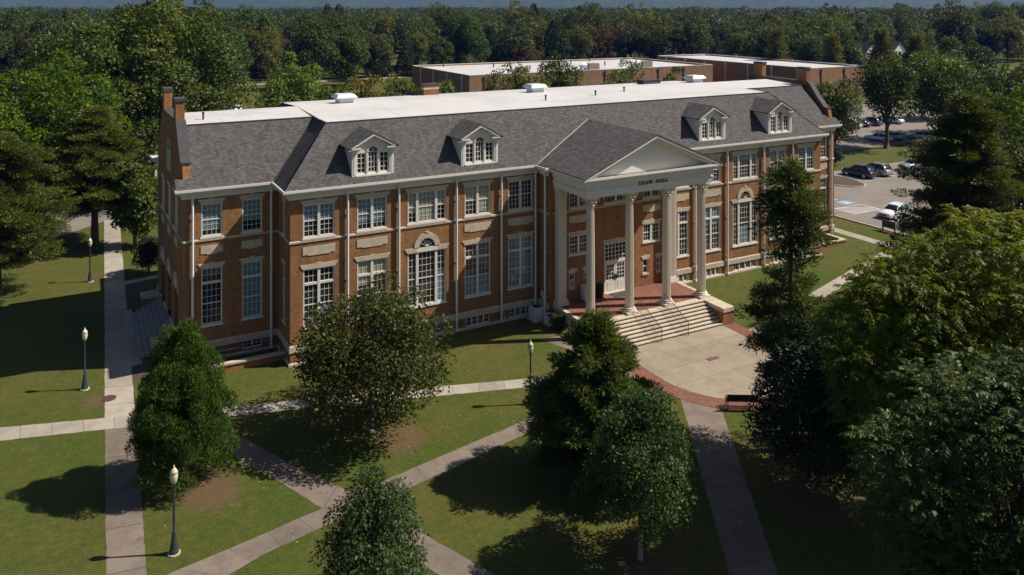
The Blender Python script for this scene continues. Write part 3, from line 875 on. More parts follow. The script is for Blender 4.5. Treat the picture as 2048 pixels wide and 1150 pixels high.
# dormers
def dormer(x0, x1):
    yf = .05; zb = EZ + yf + e; zt = 13.9; zp = 14.95; c = (x0 + x1) / 2
    by = lambda z: z - EZ - e + .05
    b = MB()
    def side(x):
        b.prism([(x, yf, zb - .1), (x, yf, zt), (x, by(zt), zt)], [(x + .12, yf, zb - .1), (x + .12, yf, zt), (x + .12, by(zt), zt)])
    side(x0); side(x1 - .12)
    fd = Fr((0, yf), (1, 0))
    # front boarding around the three windows (arched head in the middle)
    lw = [(x0 + .35, x0 + .98, 12.24, 13.6), (x1 - .98, x1 - .35, 12.24, 13.6), (c - .34, c + .34, 12.24, 13.68)]
    wall(b, fd, x0 + .12, x1 - .12, zb - .1, zt, lw, .1)
    b.face([fd.p(x0 + .12, 0, zt), fd.p(x1 - .12, 0, zt), fd.p(c, 0, zp - .1)])
    for xx in (x0, x1 - .27):
        b.box(xx - .02, xx + .29, yf - .07, yf - .001, zb - .06, zt - .1)
        b.box(xx + .09, xx + .18, yf - .09, yf - .071, zb + .06, zt - .25)
    for xx in (c - .46, c + .34):
        b.box(xx, xx + .12, yf - .05, yf - .001, zb, zt - .35)
    b.box(x0 + .27, x1 - .27, yf - .13, yf - .001, zb - .08, zb + .04)
    b.box(x0 - .25, x0 + .5, yf - .28, yf - .001, zt - .10, zt + .0); b.box(x0 - .3, x0 + .55, yf - .33, yf - .001, zt + .001, zt + .09)
    b.box(x1 - .5, x1 + .25, yf - .28, yf - .001, zt - .10, zt + .0); b.box(x1 - .55, x1 + .3, yf - .33, yf - .001, zt + .001, zt + .09)
    for s in (-1, 1):
        xe = c + s * (c - x0 + .3)
        b.prism([(xe, yf - .33, zt + .06), (c, yf - .33, zp + .0), (c, yf - .33, zp - .16), (xe, yf - .33, zt - .08)], [(xe, yf - .0, zt + .06), (c, yf - .0, zp + .0), (c, yf - .0, zp - .16), (xe, yf - .0, zt - .08)])
        xs = x0 - .06 if s < 0 else x1
        b.box(xs, xs + .06, yf - .01, by(zt - .2), zt - .12, zt + .02)
    for t in range(10):
        aa, bb = pi * t / 10, pi * (t + 1) / 10
        fd.poly(b, [(c + .34 * cos(aa), 13.68 + .34 * sin(aa)), (c + .44 * cos(aa), 13.68 + .44 * sin(aa)), (c + .44 * cos(bb), 13.68 + .44 * sin(bb)), (c + .34 * cos(bb), 13.68 + .34 * sin(bb))], .002, .06)
    bo = b.build('dormer', 'white', hall)
    r = MB()
    for s in (-1, 1):
        xe = c + s * (c - x0 + .33)
        A = [(xe, yf - .36, zt + .06), (c, yf - .36, zp + .02), (c, by(zp), zp + .02), (xe, by(zt + .06), zt + .06)]
        r.prism(A, [(x, y, z + .07) for x, y, z in A])
    r.build('dormer_roof', 'shingle', bo)
    for i, (a, b2, z0, z1) in enumerate(lw):
        w = MB(); n0, n1 = -.09, -.03; nc = 3 if i == 2 else 2
        fd.box(w, a, a + .05, n0, n1, z0, z1); fd.box(w, b2 - .05, b2, n0, n1, z0, z1); fd.box(w, a + .05, b2 - .05, n0, n1, z0, z0 + .06)
        if i < 2: fd.box(w, a + .05, b2 - .05, n0, n1, z1 - .06, z1)
        for k in range(1, nc): fd.box(w, a + (b2 - a) * k / nc - .018, a + (b2 - a) * k / nc + .018, n0, n1 - .01, z0 + .06, z1 - .01)
        for k in range(1, 4): fd.box(w, a + .05, b2 - .05, n0, n1 - .015, z0 + (z1 - z0) * k / 4 - .018, z0 + (z1 - z0) * k / 4 + .018)
        if i == 2:
            for an in (55, 90, 125):
                w.tube([fd.p(c, .02, 13.68), fd.p(c + .33 * cos(radians(an)), .02, 13.68 + .33 * sin(radians(an)))], .015, 4)
            fd.box(w, a, b2, -.08, .03, z1 - .02, z1 + .02)
        w.build('window_frame', 'white', bo)
        g = MB(); fd.box(g, a + .01, b2 - .01, -.10, -.092, z0 + .01, z1 - .01)
        if i == 2: fd.poly(g, [(c + .335 * cos(pi * t / 12), 13.68 + .335 * sin(pi * t / 12)) for t in range(13)], .003, .012)
        g.build('pane', 'glass', bo)
for x in (4.15, 12.3, 34.75, 42.9):
    dormer(x, x + 2.95)

# portico
FZ = 1.35
pb = MB()
pb.box(19.1, 30.6, -6.05, -1.62, G - .2, 1.08)
pb.box(19.1, 20.1, -8.4, -6.06, G - .2, 1.08)
pb.box(29.6, 30.6, -8.4, -6.06, G - .2, 1.08)
pb.build('porch_base', 'brick', hall)
pf = MB(); pf.box(19.35, 30.35, -5.75, -1.61, 1.09, FZ); pf.build('porch_floor', 'paver', hall)
mt = MB(); mt.box(24.0, 25.7, -2.75, -1.9, FZ + .001, FZ + .02); mt.build('door_mat', 'metal_dark', hall)
pc = MB()
pc.box(19.05, 19.348, -6.029, -1.62, 1.083, FZ + .005); pc.box(19.04, 20.1, -8.46, -6.03, 1.081, FZ + .01)
pc.build('porch_coping', 'stone', hall)
pc = MB(); pc.box(30.352, 30.65, -6.029, -1.62, 1.083, FZ + .005); pc.box(29.6, 30.66, -8.46, -6.03, 1.081, FZ + .01)
pc.build('porch_coping', 'stone', hall)
sm = MB()
nst = 8; rise = (FZ - .15) / nst
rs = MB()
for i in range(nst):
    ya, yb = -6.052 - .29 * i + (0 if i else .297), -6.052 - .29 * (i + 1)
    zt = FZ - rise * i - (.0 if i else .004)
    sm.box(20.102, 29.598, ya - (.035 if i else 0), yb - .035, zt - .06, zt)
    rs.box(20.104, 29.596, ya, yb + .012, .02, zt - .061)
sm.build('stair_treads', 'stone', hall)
rs.build('stair_risers', plain('stone riser with painted shade', (.15, .112, .08), .85, .25, 4), hall)  # darker than the treads: shadow on the risers is put into their colour
colx = [19.72, 23.14, 26.56, 29.98]
cyy = -5.62
def column(x):
    cap0 = 9.38
    s_ = MB(); s_.lathe([(.335, FZ + .42), (.335, FZ + .5), (.322, FZ + .54), (.322, 4.0), (.308, 6.2), (.288, 8.2), (.272, cap0 - .08), (.285, cap0 - .05), (.285, cap0)], (x, cyy, 0), 44, .10)
    so = s_.build('column', 'cream', hall)
    b = MB(); b.box(x - .5, x + .5, cyy - .5, cyy + .5, FZ + .002, FZ + .16)
    b.lathe([(.46, FZ + .16), (.485, FZ + .2), (.485, FZ + .25), (.44, FZ + .29), (.40, FZ + .31), (.40, FZ + .33), (.43, FZ + .36), (.43, FZ + .39), (.36, FZ + .42)], (x, cyy, 0), 28)
    b.build('column_base', 'cream', so, smooth=False)
    k = MB()
    k.lathe([(.30, cap0), (.29, cap0 + .1), (.32, cap0 + .3), (.38, cap0 + .48), (.42, cap0 + .55), (.36, cap0 + .58)], (x, cyy, 0), 24, .05)
    for j in range(8):
        t = 2 * pi * j / 8
        for (r0, z0, hh, out) in ((.29, cap0 + .02, .28, .12), (.30, cap0 + .25, .26, .14)):
            tt = t + (pi / 8 if hh == .26 else 0)
            d = Vector((cos(tt), sin(tt), 0)); w = Vector((-sin(tt), cos(tt), 0)) * .09
            p0 = Vector((x, cyy, z0)) + d * r0
            p1 = p0 + Vector((0, 0, hh)) + d * .06; p2 = p0 + Vector((0, 0, hh - .06)) + d * (.06 + out)
            k.prism([p0 - w, p0 + w, p1 + w, p1 - w], [p - d * .04 for p in (p0 - w, p0 + w, p1 + w, p1 - w)])
            k.prism([p1 - w * .8, p1 + w * .8, p2 + w * .6, p2 - w * .6], [p - Vector((0, 0, .05)) for p in (p1 - w * .8, p1 + w * .8, p2 + w * .6, p2 - w * .6)])
    for sx, sy in ((1, 1), (1, -1), (-1, 1), (-1, -1)):
        k.tube([(x + sx * .36 + .10 * cos(a_) * sx * .7, cyy + sy * .36 + .10 * cos(a_) * sy * .7, cap0 + .56 + .09 * sin(a_)) for a_ in [i_ * pi / 3 for i_ in range(7)]], .045, 5)
    k.box(x - .47, x + .47, cyy - .47, cyy + .47, cap0 + .66, cap0 + .755)
    k.box(x - .40, x + .40, cyy - .40, cyy + .40, cap0 + .59, cap0 + .659)
    k.build('capital', 'cream', so)
for x in colx: column(x)
for x in (19.6, 30.1):                       # pilasters on the wall behind
    p = MB(); p.box(x - .36, x + .36, -2.12, -1.605, FZ + .42, 9.4)
    for i in range(5): p.box(x - .31 + i * .132, x - .25 + i * .132, -2.14, -2.121, FZ + .6, 9.2)
    po = p.build('pilaster', 'cream', hall)
    b = MB(); b.box(x - .5, x + .5, -2.28, -1.603, FZ + .003, FZ + .18); b.box(x - .45, x + .45, -2.22, -1.603, FZ + .181, FZ + .33); b.box(x - .40, x + .40, -2.17, -1.603, FZ + .331, FZ + .419)
    b.build('pilaster_base', 'cream', po)
    k = MB(); k.box(x - .40, x + .40, -2.16, -1.603, 9.401, 9.5); k.box(x - .38, x + .38, -2.15, -1.603, 9.501, 9.95)
    for i in range(3): k.box(x - .36 + .26 * i, x - .16 + .26 * i, -2.22, -2.151, 9.52, 9.9)
    k.box(x - .48, x + .48, -2.26, -1.603, 9.951, 10.13); k.build('capital', 'cream', po)
en = MB()
en.sweep([(19.1, -1.62), (19.1, -6.1), (30.6, -6.1), (30.6, -1.62)], [(-.95, 10.14), (.0, 10.14), (.0, 10.30), (.035, 10.305), (.035, 10.46), (.06, 10.465), (.06, 10.56), (.11, 10.60), (.11, 10.64), (.02, 10.66), (.02, 10.945), (-.95, 10.945)])
en.box(20.06, 29.64, -5.14, -1.625, 10.6, 10.66)
en.build('entablature', 'white', hall)
tp = MB()
tp.prism([(19.0, -5.95, 11.535), (30.7, -5.95, 11.535), (24.85, -5.95, 14.05)], [(19.0, -5.8, 11.535), (30.7, -5.8, 11.535), (24.85, -5.8, 14.05)])
for s in (-1, 1):
    x0_ = 24.85 + s * 6.3
    for (yo, a_, b_) in ((-6.68, .02, -.14), (-6.52, -.141, -.26), (-6.2, -.261, -.40)):
        A = [(x0_, yo, 11.58 + a_), (24.85, yo, 14.22 + a_), (24.85, yo, 14.22 + b_), (x0_, yo, 11.58 + b_)]
        if b_ < -.2: A = [(x0_ - s * (-b_) * 1.4, yo, 11.55), (24.85, yo, 14.22 + a_), (24.85, yo, 14.22 + b_), (x0_ - s * (-b_ + .2) * 1.9, yo, 11.55)]
        tp.prism(A, [(x, -5.81, z) for x, y, z in A])
tp.build('pediment', 'white', hall)
pr_ = MB()
for s in (-1, 1):
    x0_ = 24.85 + s * 6.32
    for (za, zb_) in ((0, .05),):
        A = [(x0_, -6.72, 11.61), (24.85, -6.72, 14.26), (24.85, 2.35, 14.26), (x0_, -.30, 11.61)]
        pr_.prism(A, [(x, y, z + .07) for x, y, z in A])
pr_.build('portico_roof', 'shingle', hall)
vf = MB()
vf.tube([(24.85 - 6.35, -.34, 11.7), (24.85, 2.3, 14.36)], .03, 5); vf.build('valley_flashing', plain('dull flashing', (.36, .29, .23), .5, .2, 6), hall)
# raised serif lettering on the frieze
lt = MB(); n0, n1 = .022, .06
FL = Fr((0, -6.1), (1, 0))
zl, zh = 10.665, 10.665 + .262
T_ = .045
def stroke(u0, z0, u1, z1, t):
    FL.poly(lt, [(u0 - t / 2, z0), (u0 + t / 2, z0), (u1 + t / 2, z1), (u1 - t / 2, z1)], n0, n1)
def serif(u, z, w=.11):
    FL.box(lt, u - w / 2, u + w / 2, n0, n1 + .002, z - (.018 if z > zl + .1 else 0), z + (.018 if z < zl + .1 else 0))
def letter(ch, u, w):
    if ch == 'T':
        stroke(u + w / 2, zl, u + w / 2, zh, .055); FL.box(lt, u, u + w, n0, n1 + .001, zh - .035, zh); serif(u + w / 2, zl)
        for s in (0, w): FL.box(lt, u + s - .015, u + s + .015, n0, n1 + .003, zh - .08, zh)
    if ch == 'H':
        for s in (.05, w - .05): stroke(u + s, zl, u + s, zh, .055); serif(u + s, zl); serif(u + s, zh)
        FL.box(lt, u + .05, u + w - .05, n0, n1 + .001, (zl + zh) / 2 - .015, (zl + zh) / 2 + .015)
    if ch == 'A':
        stroke(u + .03, zl, u + w / 2, zh, .03); stroke(u + w - .04, zl, u + w / 2, zh, .06); FL.box(lt, u + .08, u + w - .08, n0, n1 + .001, zl + .085, zl + .11); serif(u + .03, zl, .09); serif(u + w - .04, zl, .11)
    if ch == 'W':
        q_ = w / 4
        stroke(u + q_, zl, u + .02, zh, .055); stroke(u + q_, zl, u + 2 * q_, zh, .03); stroke(u + 3 * q_, zl, u + 2 * q_, zh, .055); stroke(u + 3 * q_, zl, u + w - .02, zh, .03)
        for s in (.02, w - .02): serif(u + s, zh, .09)
    if ch == 'L':
        stroke(u + .05, zl, u + .05, zh, .055); serif(u + .05, zh); FL.box(lt, u, u + w, n0, n1 + .001, zl, zl + .03); FL.box(lt, u + w - .03, u + w, n0, n1 + .002, zl, zl + .08)
u = 23.55
for ch, w in (('T', .25), ('H', .28), ('A', .27), ('W', .36), (' ', .22), ('H', .28), ('A', .27), ('L', .21), ('L', .21)):
    letter(ch, u, w); u += w + .045
lt.build('raised_lettering', 'bronze', hall)
# end steps with cheek walls, both ends
for s in (0, 1):
    f = (lambda x: mx(x)) if s else (lambda x: x)
    es = MB()
    es.box(min(f(-W), f(-W - .5)), max(f(-W) - .002 * (not s), f(-W - .5)), 5.96, 14.8, G - .1, 1.2)
    for i in range(6):
        xa, xb = -W - .5 - .33 * i, -W - .5 - .33 * (i + 1)
        zt_ = 1.2 - .155 * (i + 1)
        es.box(min(f(xa), f(xb + .06)), max(f(xa), f(xb + .06)), 5.96, 14.8, G - .1, zt_ - .05)
        es.box(min(f(xa + .001), f(xb)), max(f(xa + .001), f(xb)), 5.961, 14.799, zt_ - .049, zt_)
    es.build('end_steps', plain('grey stone steps', (.27, .25, .235), .85, .2, 3), hall)
    for y0 in (5.0, 14.81):
        cw = MB(); cw.box(min(f(-W - .003), f(-W - 1.7)), max(f(-W - .003), f(-W - 1.7)), y0, y0 + .95, G - .1, 1.15); cwo = cw.build('cheek_wall', 'brick', hall)
        cc_ = MB(); cc_.box(min(f(-W - .004), f(-W - 1.78)), max(f(-W - .004), f(-W - 1.78)), y0 - .05, y0 + 1.0, 1.15, 1.4); cc_.build('cheek_cap', 'stone', cwo)
# low areaway walls in front of the wings
for s in (0, 1):
    f = (lambda x: mx(x)) if s else (lambda x: x)
    aw = MB()
    aw.box(min(f(-4.9), f(-.02)), max(f(-4.9), f(-.02)), 1.15, 1.4, G - .2, .55)
    aw.box(min(f(-4.9), f(-4.65)), max(f(-4.9), f(-4.65)), 1.401, D - .15, G - .2, .549)
    awo = aw.build('areaway_wall', 'brick', hall)
    ac = MB(); ac.box(min(f(-4.96), f(-.021)), max(f(-4.96), f(-.021)), 1.08, 1.46, .551, .67); ac.box(min(f(-4.96), f(-4.6)), max(f(-4.96), f(-4.6)), 1.461, D - .14, .551, .668)
    ac.build('areaway_cap', 'stone', awo)
# plaque and meter boxes on the porch side
FP = Fr((19.1, -1.6), (0, -1))
pq = MB(); FP.box(pq, 1.75, 2.35, .003, .03, .55, 1.0); pqo = pq.build('wall_plaque', 'white', hall)
pl = MB()
for i, wd in enumerate((.42, .36, .44, .3)):
    FP.box(pl, 2.05 - wd / 2, 2.05 + wd / 2, .031, .034, .92 - i * .09, .945 - i * .09)
pl.build('plaque_text', 'metal_dark', pqo)
FM = Fr((PX0, 0), (0, -1))
for u_, z_ in ((.75, 1.75), (1.02, 1.6)):
    m_ = MB(); FM.box(m_, u_ - .11, u_ + .11, .003, .16, z_, z_ + .42); m_.tube([FM.p(u_, .08, z_), FM.p(u_, .08, .2)], .025, 6)
    m_.build('meter_box', 'ac_grey', hall)
pv = MB()
pv.tube([F0.p(15.75, .06, .4), F0.p(15.75, .06, .95)], .025, 6); pv.tube([F0.p(15.75, .06, .42), F0.p(16.0, .06, .42)], .025, 6)
pv.build('wall_pipe', 'white', hall)
for x, y in ((-4.2, 8.6), (23.6, 7.0), (33.6, 9.2), (29.5, 8.0)):
    v = MB(); zz = RZ + (y - 3.3) / 8.7 * .27
    v.tube([(x, y, zz - .05), (x, y, zz + .38)], .07, 8); v.tube([(x, y, zz + .38), (x, y, zz + .48)], .11, 8); v.build('vent_pipe', 'metal_dark', hall)

# rooftop ventilators standing on the flat roof
def ventilator(x, y, label):
    zz = RZ + (y - 3.3) / 8.7 * .27 if y < 12 else zr - (y - 12) / 5.2 * .25
    r = empty('roof_ventilator', (x, y, zz - .02)); tag(r, label, 'roof ventilator', 'ventilators on the white roof')
    b = MB(); b.box(x - .6, x + .6, y - .6, y + .6, zz - .02, zz + .45)
    for i in range(4): b.box(x - .62, x + .62, y - .62, y + .62, zz + .06 + .1 * i, zz + .09 + .1 * i)
    b.build('curb', 'metal_light', r)
    h = MB()
    h.prism([(x - .88, y - .85, zz + .5), (x + .88, y - .85, zz + .5), (x + .88, y + .85, zz + .5), (x - .88, y + .85, zz + .5)], [(x - .7, y - .62, zz + .74), (x + .7, y - .62, zz + .74), (x + .7, y + .62, zz + .74), (x - .7, y + .62, zz + .74)])
    h.box(x - .89, x + .89, y - .86, y + .86, zz + .42, zz + .498)
    h.build('hood', 'metal_light', r)
ventilator(7.5, 12.9, 'silver hooded roof ventilator on white roof behind the first dormer')
ventilator(25.8, 12.6, 'silver hooded roof ventilator on white roof behind the portico')
ventilator(45.9, 13.3, 'silver hooded roof ventilator on white roof at the far end')
hb = MB(); hb.box(40.0, 42.2, 14.4, 15.6, 15.35, 15.85); hb.box(39.95, 42.25, 14.35, 15.65, 15.86, 15.93)
tag(hb.build('roof_hatch', 'metal_dark'), 'low dark hatch box on the back of the white roof', 'roof hatch')

# ------------------------------------------------------------------ ground, paths, roads
def ground_height(r):
    return G if r < 240 else G + 7.0 * (1 - math.exp(-((r - 240) / 500)))
rings = [0, 60, 120, 180, 240, 300, 380, 480, 620, 800, 1050, 1400, 1900, 2600, 3600, 5000, 7000, 9000]
gm = MB(); seg = 72
gm.v.append((0, 0, G))
for r in rings[1:]:
    for k in range(seg):
        a = 2 * pi * k / seg
        gm.v.append((r * cos(a), r * sin(a), ground_height(r)))
for k in range(seg):
    gm.f.append((0, 1 + k, 1 + (k + 1) % seg))
for i in range(len(rings) - 2):
    for k in range(seg):
        a = 1 + i * seg + k; b = 1 + i * seg + (k + 1) % seg
        gm.f.append((a, a + seg, b + seg, b))
tag(gm.build('ground', 'grass', recalc=False), kind='structure')

def strip(name, left, right, m, dz, uscale=1.5):
    """a path between two edge lines, uv.x along its length"""
    me = bpy.data.meshes.new(name)
    v, f, uv = [], [], []
    L = 0
    jr = random.Random(len(bpy.data.meshes))
    l2, r2 = [left[0]], [right[0]]
    for (a0, b0, a1, b1) in zip(left, right, left[1:], right[1:]):
        n_ = max(1, int((Vector(a1) - Vector(a0)).length / .45)); dx, dy = b0[0] - a0[0], b0[1] - a0[1]; ll = math.hypot(dx, dy)
        for k in range(1, n_ + 1):
            t_ = k / n_; ja, jb = (jr.gauss(0, .014) / ll, jr.gauss(0, .014) / ll) if k < n_ else (0, 0)
            l2.append((a0[0] + (a1[0] - a0[0]) * t_ + dx * ja, a0[1] + (a1[1] - a0[1]) * t_ + dy * ja)); r2.append((b0[0] + (b1[0] - b0[0]) * t_ + dx * jb, b0[1] + (b1[1] - b0[1]) * t_ + dy * jb))
    left, right = l2, r2
    for i, (a, b) in enumerate(zip(left, right)):
        if i:
            L += (Vector(a) + Vector(b) - Vector(left[i - 1]) - Vector(right[i - 1])).length / 2
        v += [(a[0], a[1], G + dz), (b[0], b[1], G + dz)]
        uv += [(L / uscale, 0.5), (L / uscale, 0.5)]
    for i in range(len(left) - 1):
        f.append((2 * i, 2 * i + 1, 2 * i + 3, 2 * i + 2))
    me.from_pydata(v, [], f)
    ul = me.uv_layers.new(name='UVMap')
    for p in me.polygons:
        for li in p.loop_indices:
            ul.data[li].uv = uv[me.loops[li].vertex_index]
        if p.normal.z < 0: p.flip()
    me.materials.append(M[m])
    o = bpy.data.objects.new(name, me); C.objects.link(o)
    return tag(o, kind='structure')

def sheet(name, pts, m, dz, uvf=None):
    me = bpy.data.meshes.new(name)
    me.from_pydata([(x, y, G + dz) for x, y in pts], [], [tuple(range(len(pts)))])
    if me.polygons[0].normal.z < 0: me.polygons[0].flip()
    ul = me.uv_layers.new(name='UVMap')
    for li in me.polygons[0].loop_indices:
        c = me.vertices[me.loops[li].vertex_index].co
        ul.data[li].uv = uvf(c.x, c.y) if uvf else (c.x, c.y)
    me.materials.append(M[m])
    o = bpy.data.objects.new(name, me); C.objects.link(o)
    return tag(o, kind='structure')

def ln(a, b, n):
    return [(a[0] + (b[0] - a[0]) * i / n, a[1] + (b[1] - a[1]) * i / n) for i in range(n + 1)]
strip('walkway', ln((-10.85, -2.4), (-9.5, 46.4), 4), ln((-9.30, -2.8), (-8.0, 45.6), 4), 'walk_new', .004, 2.4)
strip('walkway', ln((-11.6, -32), (-10.85, -2.42), 4), ln((-10.2, -32), (-9.30, -2.82), 4), 'walk_old', .005, 3.2)
strip('walkway', [(-45, 4.4), (-16, 0), (-3.8, -3.8), (6.6, -6.9), (13.7, -9.2), (20.4, -11.2)], [(-45, 2.8), (-15.9, -1.6), (-4.0, -4.95), (6.2, -8.05), (13.2, -10.2), (20.4, -12.4)], 'walk_new', .008, 1.6)
strip('walkway', [(-16, -19.5), (-8.8, -17.0), (-5.6, -16.45), (-2.0, -15.7), (0.6, -15.1), (9.0, -13.5), (19.6, -11.0)], [(-14, -20.6), (-6.8, -18.3), (-5.4, -17.75), (-1.4, -16.85), (0.8, -16.45), (8.6, -14.75), (19.6, -12.2)], 'walk_old', .012, 1.55)
strip('walkway', [(-6.0, -4.2), (-4.7, -6.8), (-4.0, -8.2), (-2.7, -11.2), (-1.1, -14.2), (0.7, -18.3), (2.9, -23.5), (6.5, -32)], [(-7.4, -4.2), (-5.6, -8.0), (-4.7, -10.2), (-3.6, -12.3), (-2.2, -15.7), (-.9, -18.6), (1.1, -22.9), (4.6, -32)], 'walk_old', .009, 3.0)
strip('walkway', ln((19.9, -14.9), (8.9, -32), 5), ln((21.2, -17.0), (11.2, -32), 5), 'walk_old', .007, 1.8)
strip('walkway', ln((30.4, -9.9), (57.6, -1.55), 6), ln((30.4, -11.2), (58.0, -2.75), 6), 'walk_new', .006, 1.5)
strip('walkway', ln((57.6, 30), (57.1, -26), 6), ln((58.95, 30), (58.5, -26), 6), 'walk_new', .010, 1.5)
strip('walkway', [(-9.1, 15.9), (-9.1, 5.0)], [(-8.45, 15.9), (-8.45, 5.0)], 'walk_new', .011, 3.1)
strip('walkway', [(-9.0, 23.2), (-4, 24.2)], [(-9.0, 22.3), (-4, 23.2)], 'walk_new', .013, 2)
sheet('walkway', [(16.6, -4.2), (18.9, -4.2), (18.9, -7.3), (17.7, -7.3)], 'walk_old', .004, lambda x, y: (x / 9 + .3, y / 9))
# plaza with its brick border
cxp, cyp = 24.85, -13.0
def arc(rx, ry, n=40):
    return [(cxp + rx * cos(pi + pi * t / n), cyp + ry * sin(pi + pi * t / n)) for t in range(n + 1)]
sheet('plaza', [(20.15, -8.35)] + arc(4.7, 5.05) + [(29.55, -8.35)], 'plaza', .030, lambda x, y: ((x - 22.80) / 2.3 + .005, (y + 8.15) / 2.0 + .005))
sheet('brick_border', [(19.0, -8.9)] + arc(5.85, 6.45) + [(30.7, -8.9), (30.7, -7.6), (30.66, -7.6), (30.66, -8.3), (19.04, -8.3), (19.0, -8.3)], 'paver', .022)
for (x0, x1, y0, y1) in ((24.5, 25.5, -12.5, -12.1), (24.55, 25.35, -16.55, -16.15)):
    sheet('brick_inset', [(x0, y0), (x1, y0), (x1, y1), (x0, y1)], 'metal_dark', .034)
    sheet('brick_inset', [(x0 + .06, y0 + .06), (x1 - .06, y0 + .06), (x1 - .06, y1 - .06), (x0 + .06, y1 - .06)], 'paver', .038)
def blob(name, x, y, rx, ry, m, dz, seed, n=40, rough=.28):
    r = random.Random(seed)
    ph = [(r.uniform(0, 6.28), r.randint(2, 9), r.uniform(.2, 1)) for _ in range(6)]
    pts = []
    for k in range(n):
        a = 2 * pi * k / n
        q_ = 1 + rough * sum(w * sin(f * a + p) for p, f, w in ph) / 3
        pts.append((x + rx * q_ * cos(a), y + ry * q_ * sin(a)))
    return sheet(name, pts, m, dz)
blob('mulch_bed', 18.3, -2.3, .65, 1.7, 'mulch_dark', .0033, 5)
sheet('mulch_bed', [(-9.2, 2.9), (-6.2, 3.1), (-6.2, 4.9), (-9.0, 4.9)], 'mulch_dark', .0034)
sheet('mulch_bed', [(-8.9, 15.9), (-6.7, 15.9), (-6.7, 22.2), (-8.9, 22.0)], 'mulch_dark', .0032)
# fallen leaves on the grass, and a manhole cover
rl = np.random.default_rng(8)
fl_ = MB()
for i in range(230):
    if i < 130: x, y = rl.normal(2.5, 5.5), rl.normal(-12.5, 3.5)
    else: x, y = rl.uniform(-16, 20), rl.uniform(-28, 2)
    if -9 < y and x > 0 and y > -2: continue
    a = rl.uniform(0, 6.28); w = rl.uniform(.025, .06)
    fl_.face([(x + w * cos(a + k * pi / 2) * (1 if k % 2 else .6), y + w * sin(a + k * pi / 2) * (1 if k % 2 else .6), G + .02 + .012 * (k % 2) + .0004 * (i % 10)) for k in range(4)])
fo_ = fl_.build('fallen_leaves', plain('dry fallen leaf', (.42, .30, .13), .7, .4, 30)); tag(fo_, 'pale dry leaves scattered on the front lawn', 'leaves', kind='stuff')
mh = MB(); mh.lathe([(.42, 0), (.42, .012), (.34, .016), (.33, .010), (.05, .012)], (-10.55, .85, G + .009), 28)
tag(mh.build('manhole_cover', plain('rusty iron cover', (.09, .04, .035), .7, .3, 12)), 'round rusty manhole cover at the edge of the left walk', 'manhole cover')
# parking and roads
lot = [(62.6, -30), (62.6, 10.5), (66, 25.5), (140, 25.5), (140, -30)]
sheet('parking_lot', lot, 'asphalt', .004)
sheet('parking_lot', [(88, 36.8), (98, 36.8), (165, 36.8), (165, 78), (100, 78), (88, 60)], 'asphalt', .004)
sheet('road', [(-70, 36), (-13.5, 41.5), (-9, 46.4), (62, 52), (62, 58), (-9, 53), (-70, 50)], 'asphalt', .002)
sheet('road', [(-10, 196), (90, 203), (180, 210), (180, 213), (90, 206), (-10, 199)], 'walk_new', .004, lambda x, y: (.5, .5))
def kerb(pts, w=.15, h=.13, name='kerb'):
    mb = MB()
    mb.sweep(pts, [(0, G - .05), (w, G - .05), (w, G + h), (0, G + h)])
    return tag(mb.build(name, 'stone'), kind='structure')
kerb([(62.45, -30), (62.45, 10.5), (65.9, 25.65), (140, 25.65)])
isl = [(74.5, 23.4), (76.0, 19.2), (77.0, 17.9), (78.2, 17.5), (79.4, 18.1), (80.4, 20.2), (80.9, 22.2), (80.2, 24.4), (77, 24.8)]
kerb(isl + [isl[0]], .18, .13)
sheet('mulch_bed', isl, 'mulch_dark', .10)
def line(x0, y0, x1, y1, w=.12, m='mark_white', dz=.008):
    d = Vector((x1 - x0, y1 - y0)).normalized(); n = Vector((-d.y, d.x)) * w / 2
    return sheet('parking_marking', [(x0 + n.x, y0 + n.y), (x0 - n.x, y0 - n.y), (x1 - n.x, y1 - n.y), (x1 + n.x, y1 + n.y)], m, dz)
for x in (81.9, 84.9, 87.9, 90.9): line(x, 19.2, x, 25.2)
line(65.1, 11.4, 70.0, 11.3); line(65.1, 8.7, 70.0, 8.7); line(69.9, 8.7, 69.9, 11.3)
for i in range(6):
    c0 = 10.75 - i * .62 + 1.2                     # stripes run along (.88, -.48), clipped to the bay
    xa, xb = 65.25, 69.85
    ya, yb = c0, c0 - (xb - xa) * .545
    if ya > 11.25: xa += (ya - 11.25) / .545; ya = 11.25
    if yb < 8.75: xb -= (8.75 - yb) / .545; yb = 8.75
    if xb - xa > .5: line(xa, ya, xb, yb, .17, dz=.012)
for y in (6.0 - 1.7, 6.0 - 4.5, 14.4, 17.2): line(64.4, y, 69.6, y)
for y in (12.8, 15.7):
    sheet('parking_marking', [(68.3, y - .75), (69.8, y - .75), (69.8, y + .75), (68.3, y + .75)], 'mark_blue', .009)
    # white wheelchair figure: head, body, seat and wheel
    q_ = lambda a, b: (69.1 + a, y + b)
    sheet('parking_marking', [q_(.42 + .1 * cos(t * pi / 4), .02 + .1 * sin(t * pi / 4)) for t in range(8)], 'mark_white', .013)
    line(69.1 + .3, y, 69.1 - .1, y + .05, .12, dz=.014); line(69.1 - .1, y + .05, 69.1 - .15, y - .3, .1, dz=.015); line(69.1 - .15, y - .3, 69.1 - .45, y - .42, .1, dz=.016)
    for t in range(7):
        a = -2.2 + t * .62
        line(69.1 - .15 + .3 * cos(a), y + .08 + .3 * sin(a), 69.1 - .15 + .3 * cos(a + .62), y + .08 + .3 * sin(a + .62), .07, dz=.017 + .001 * t)
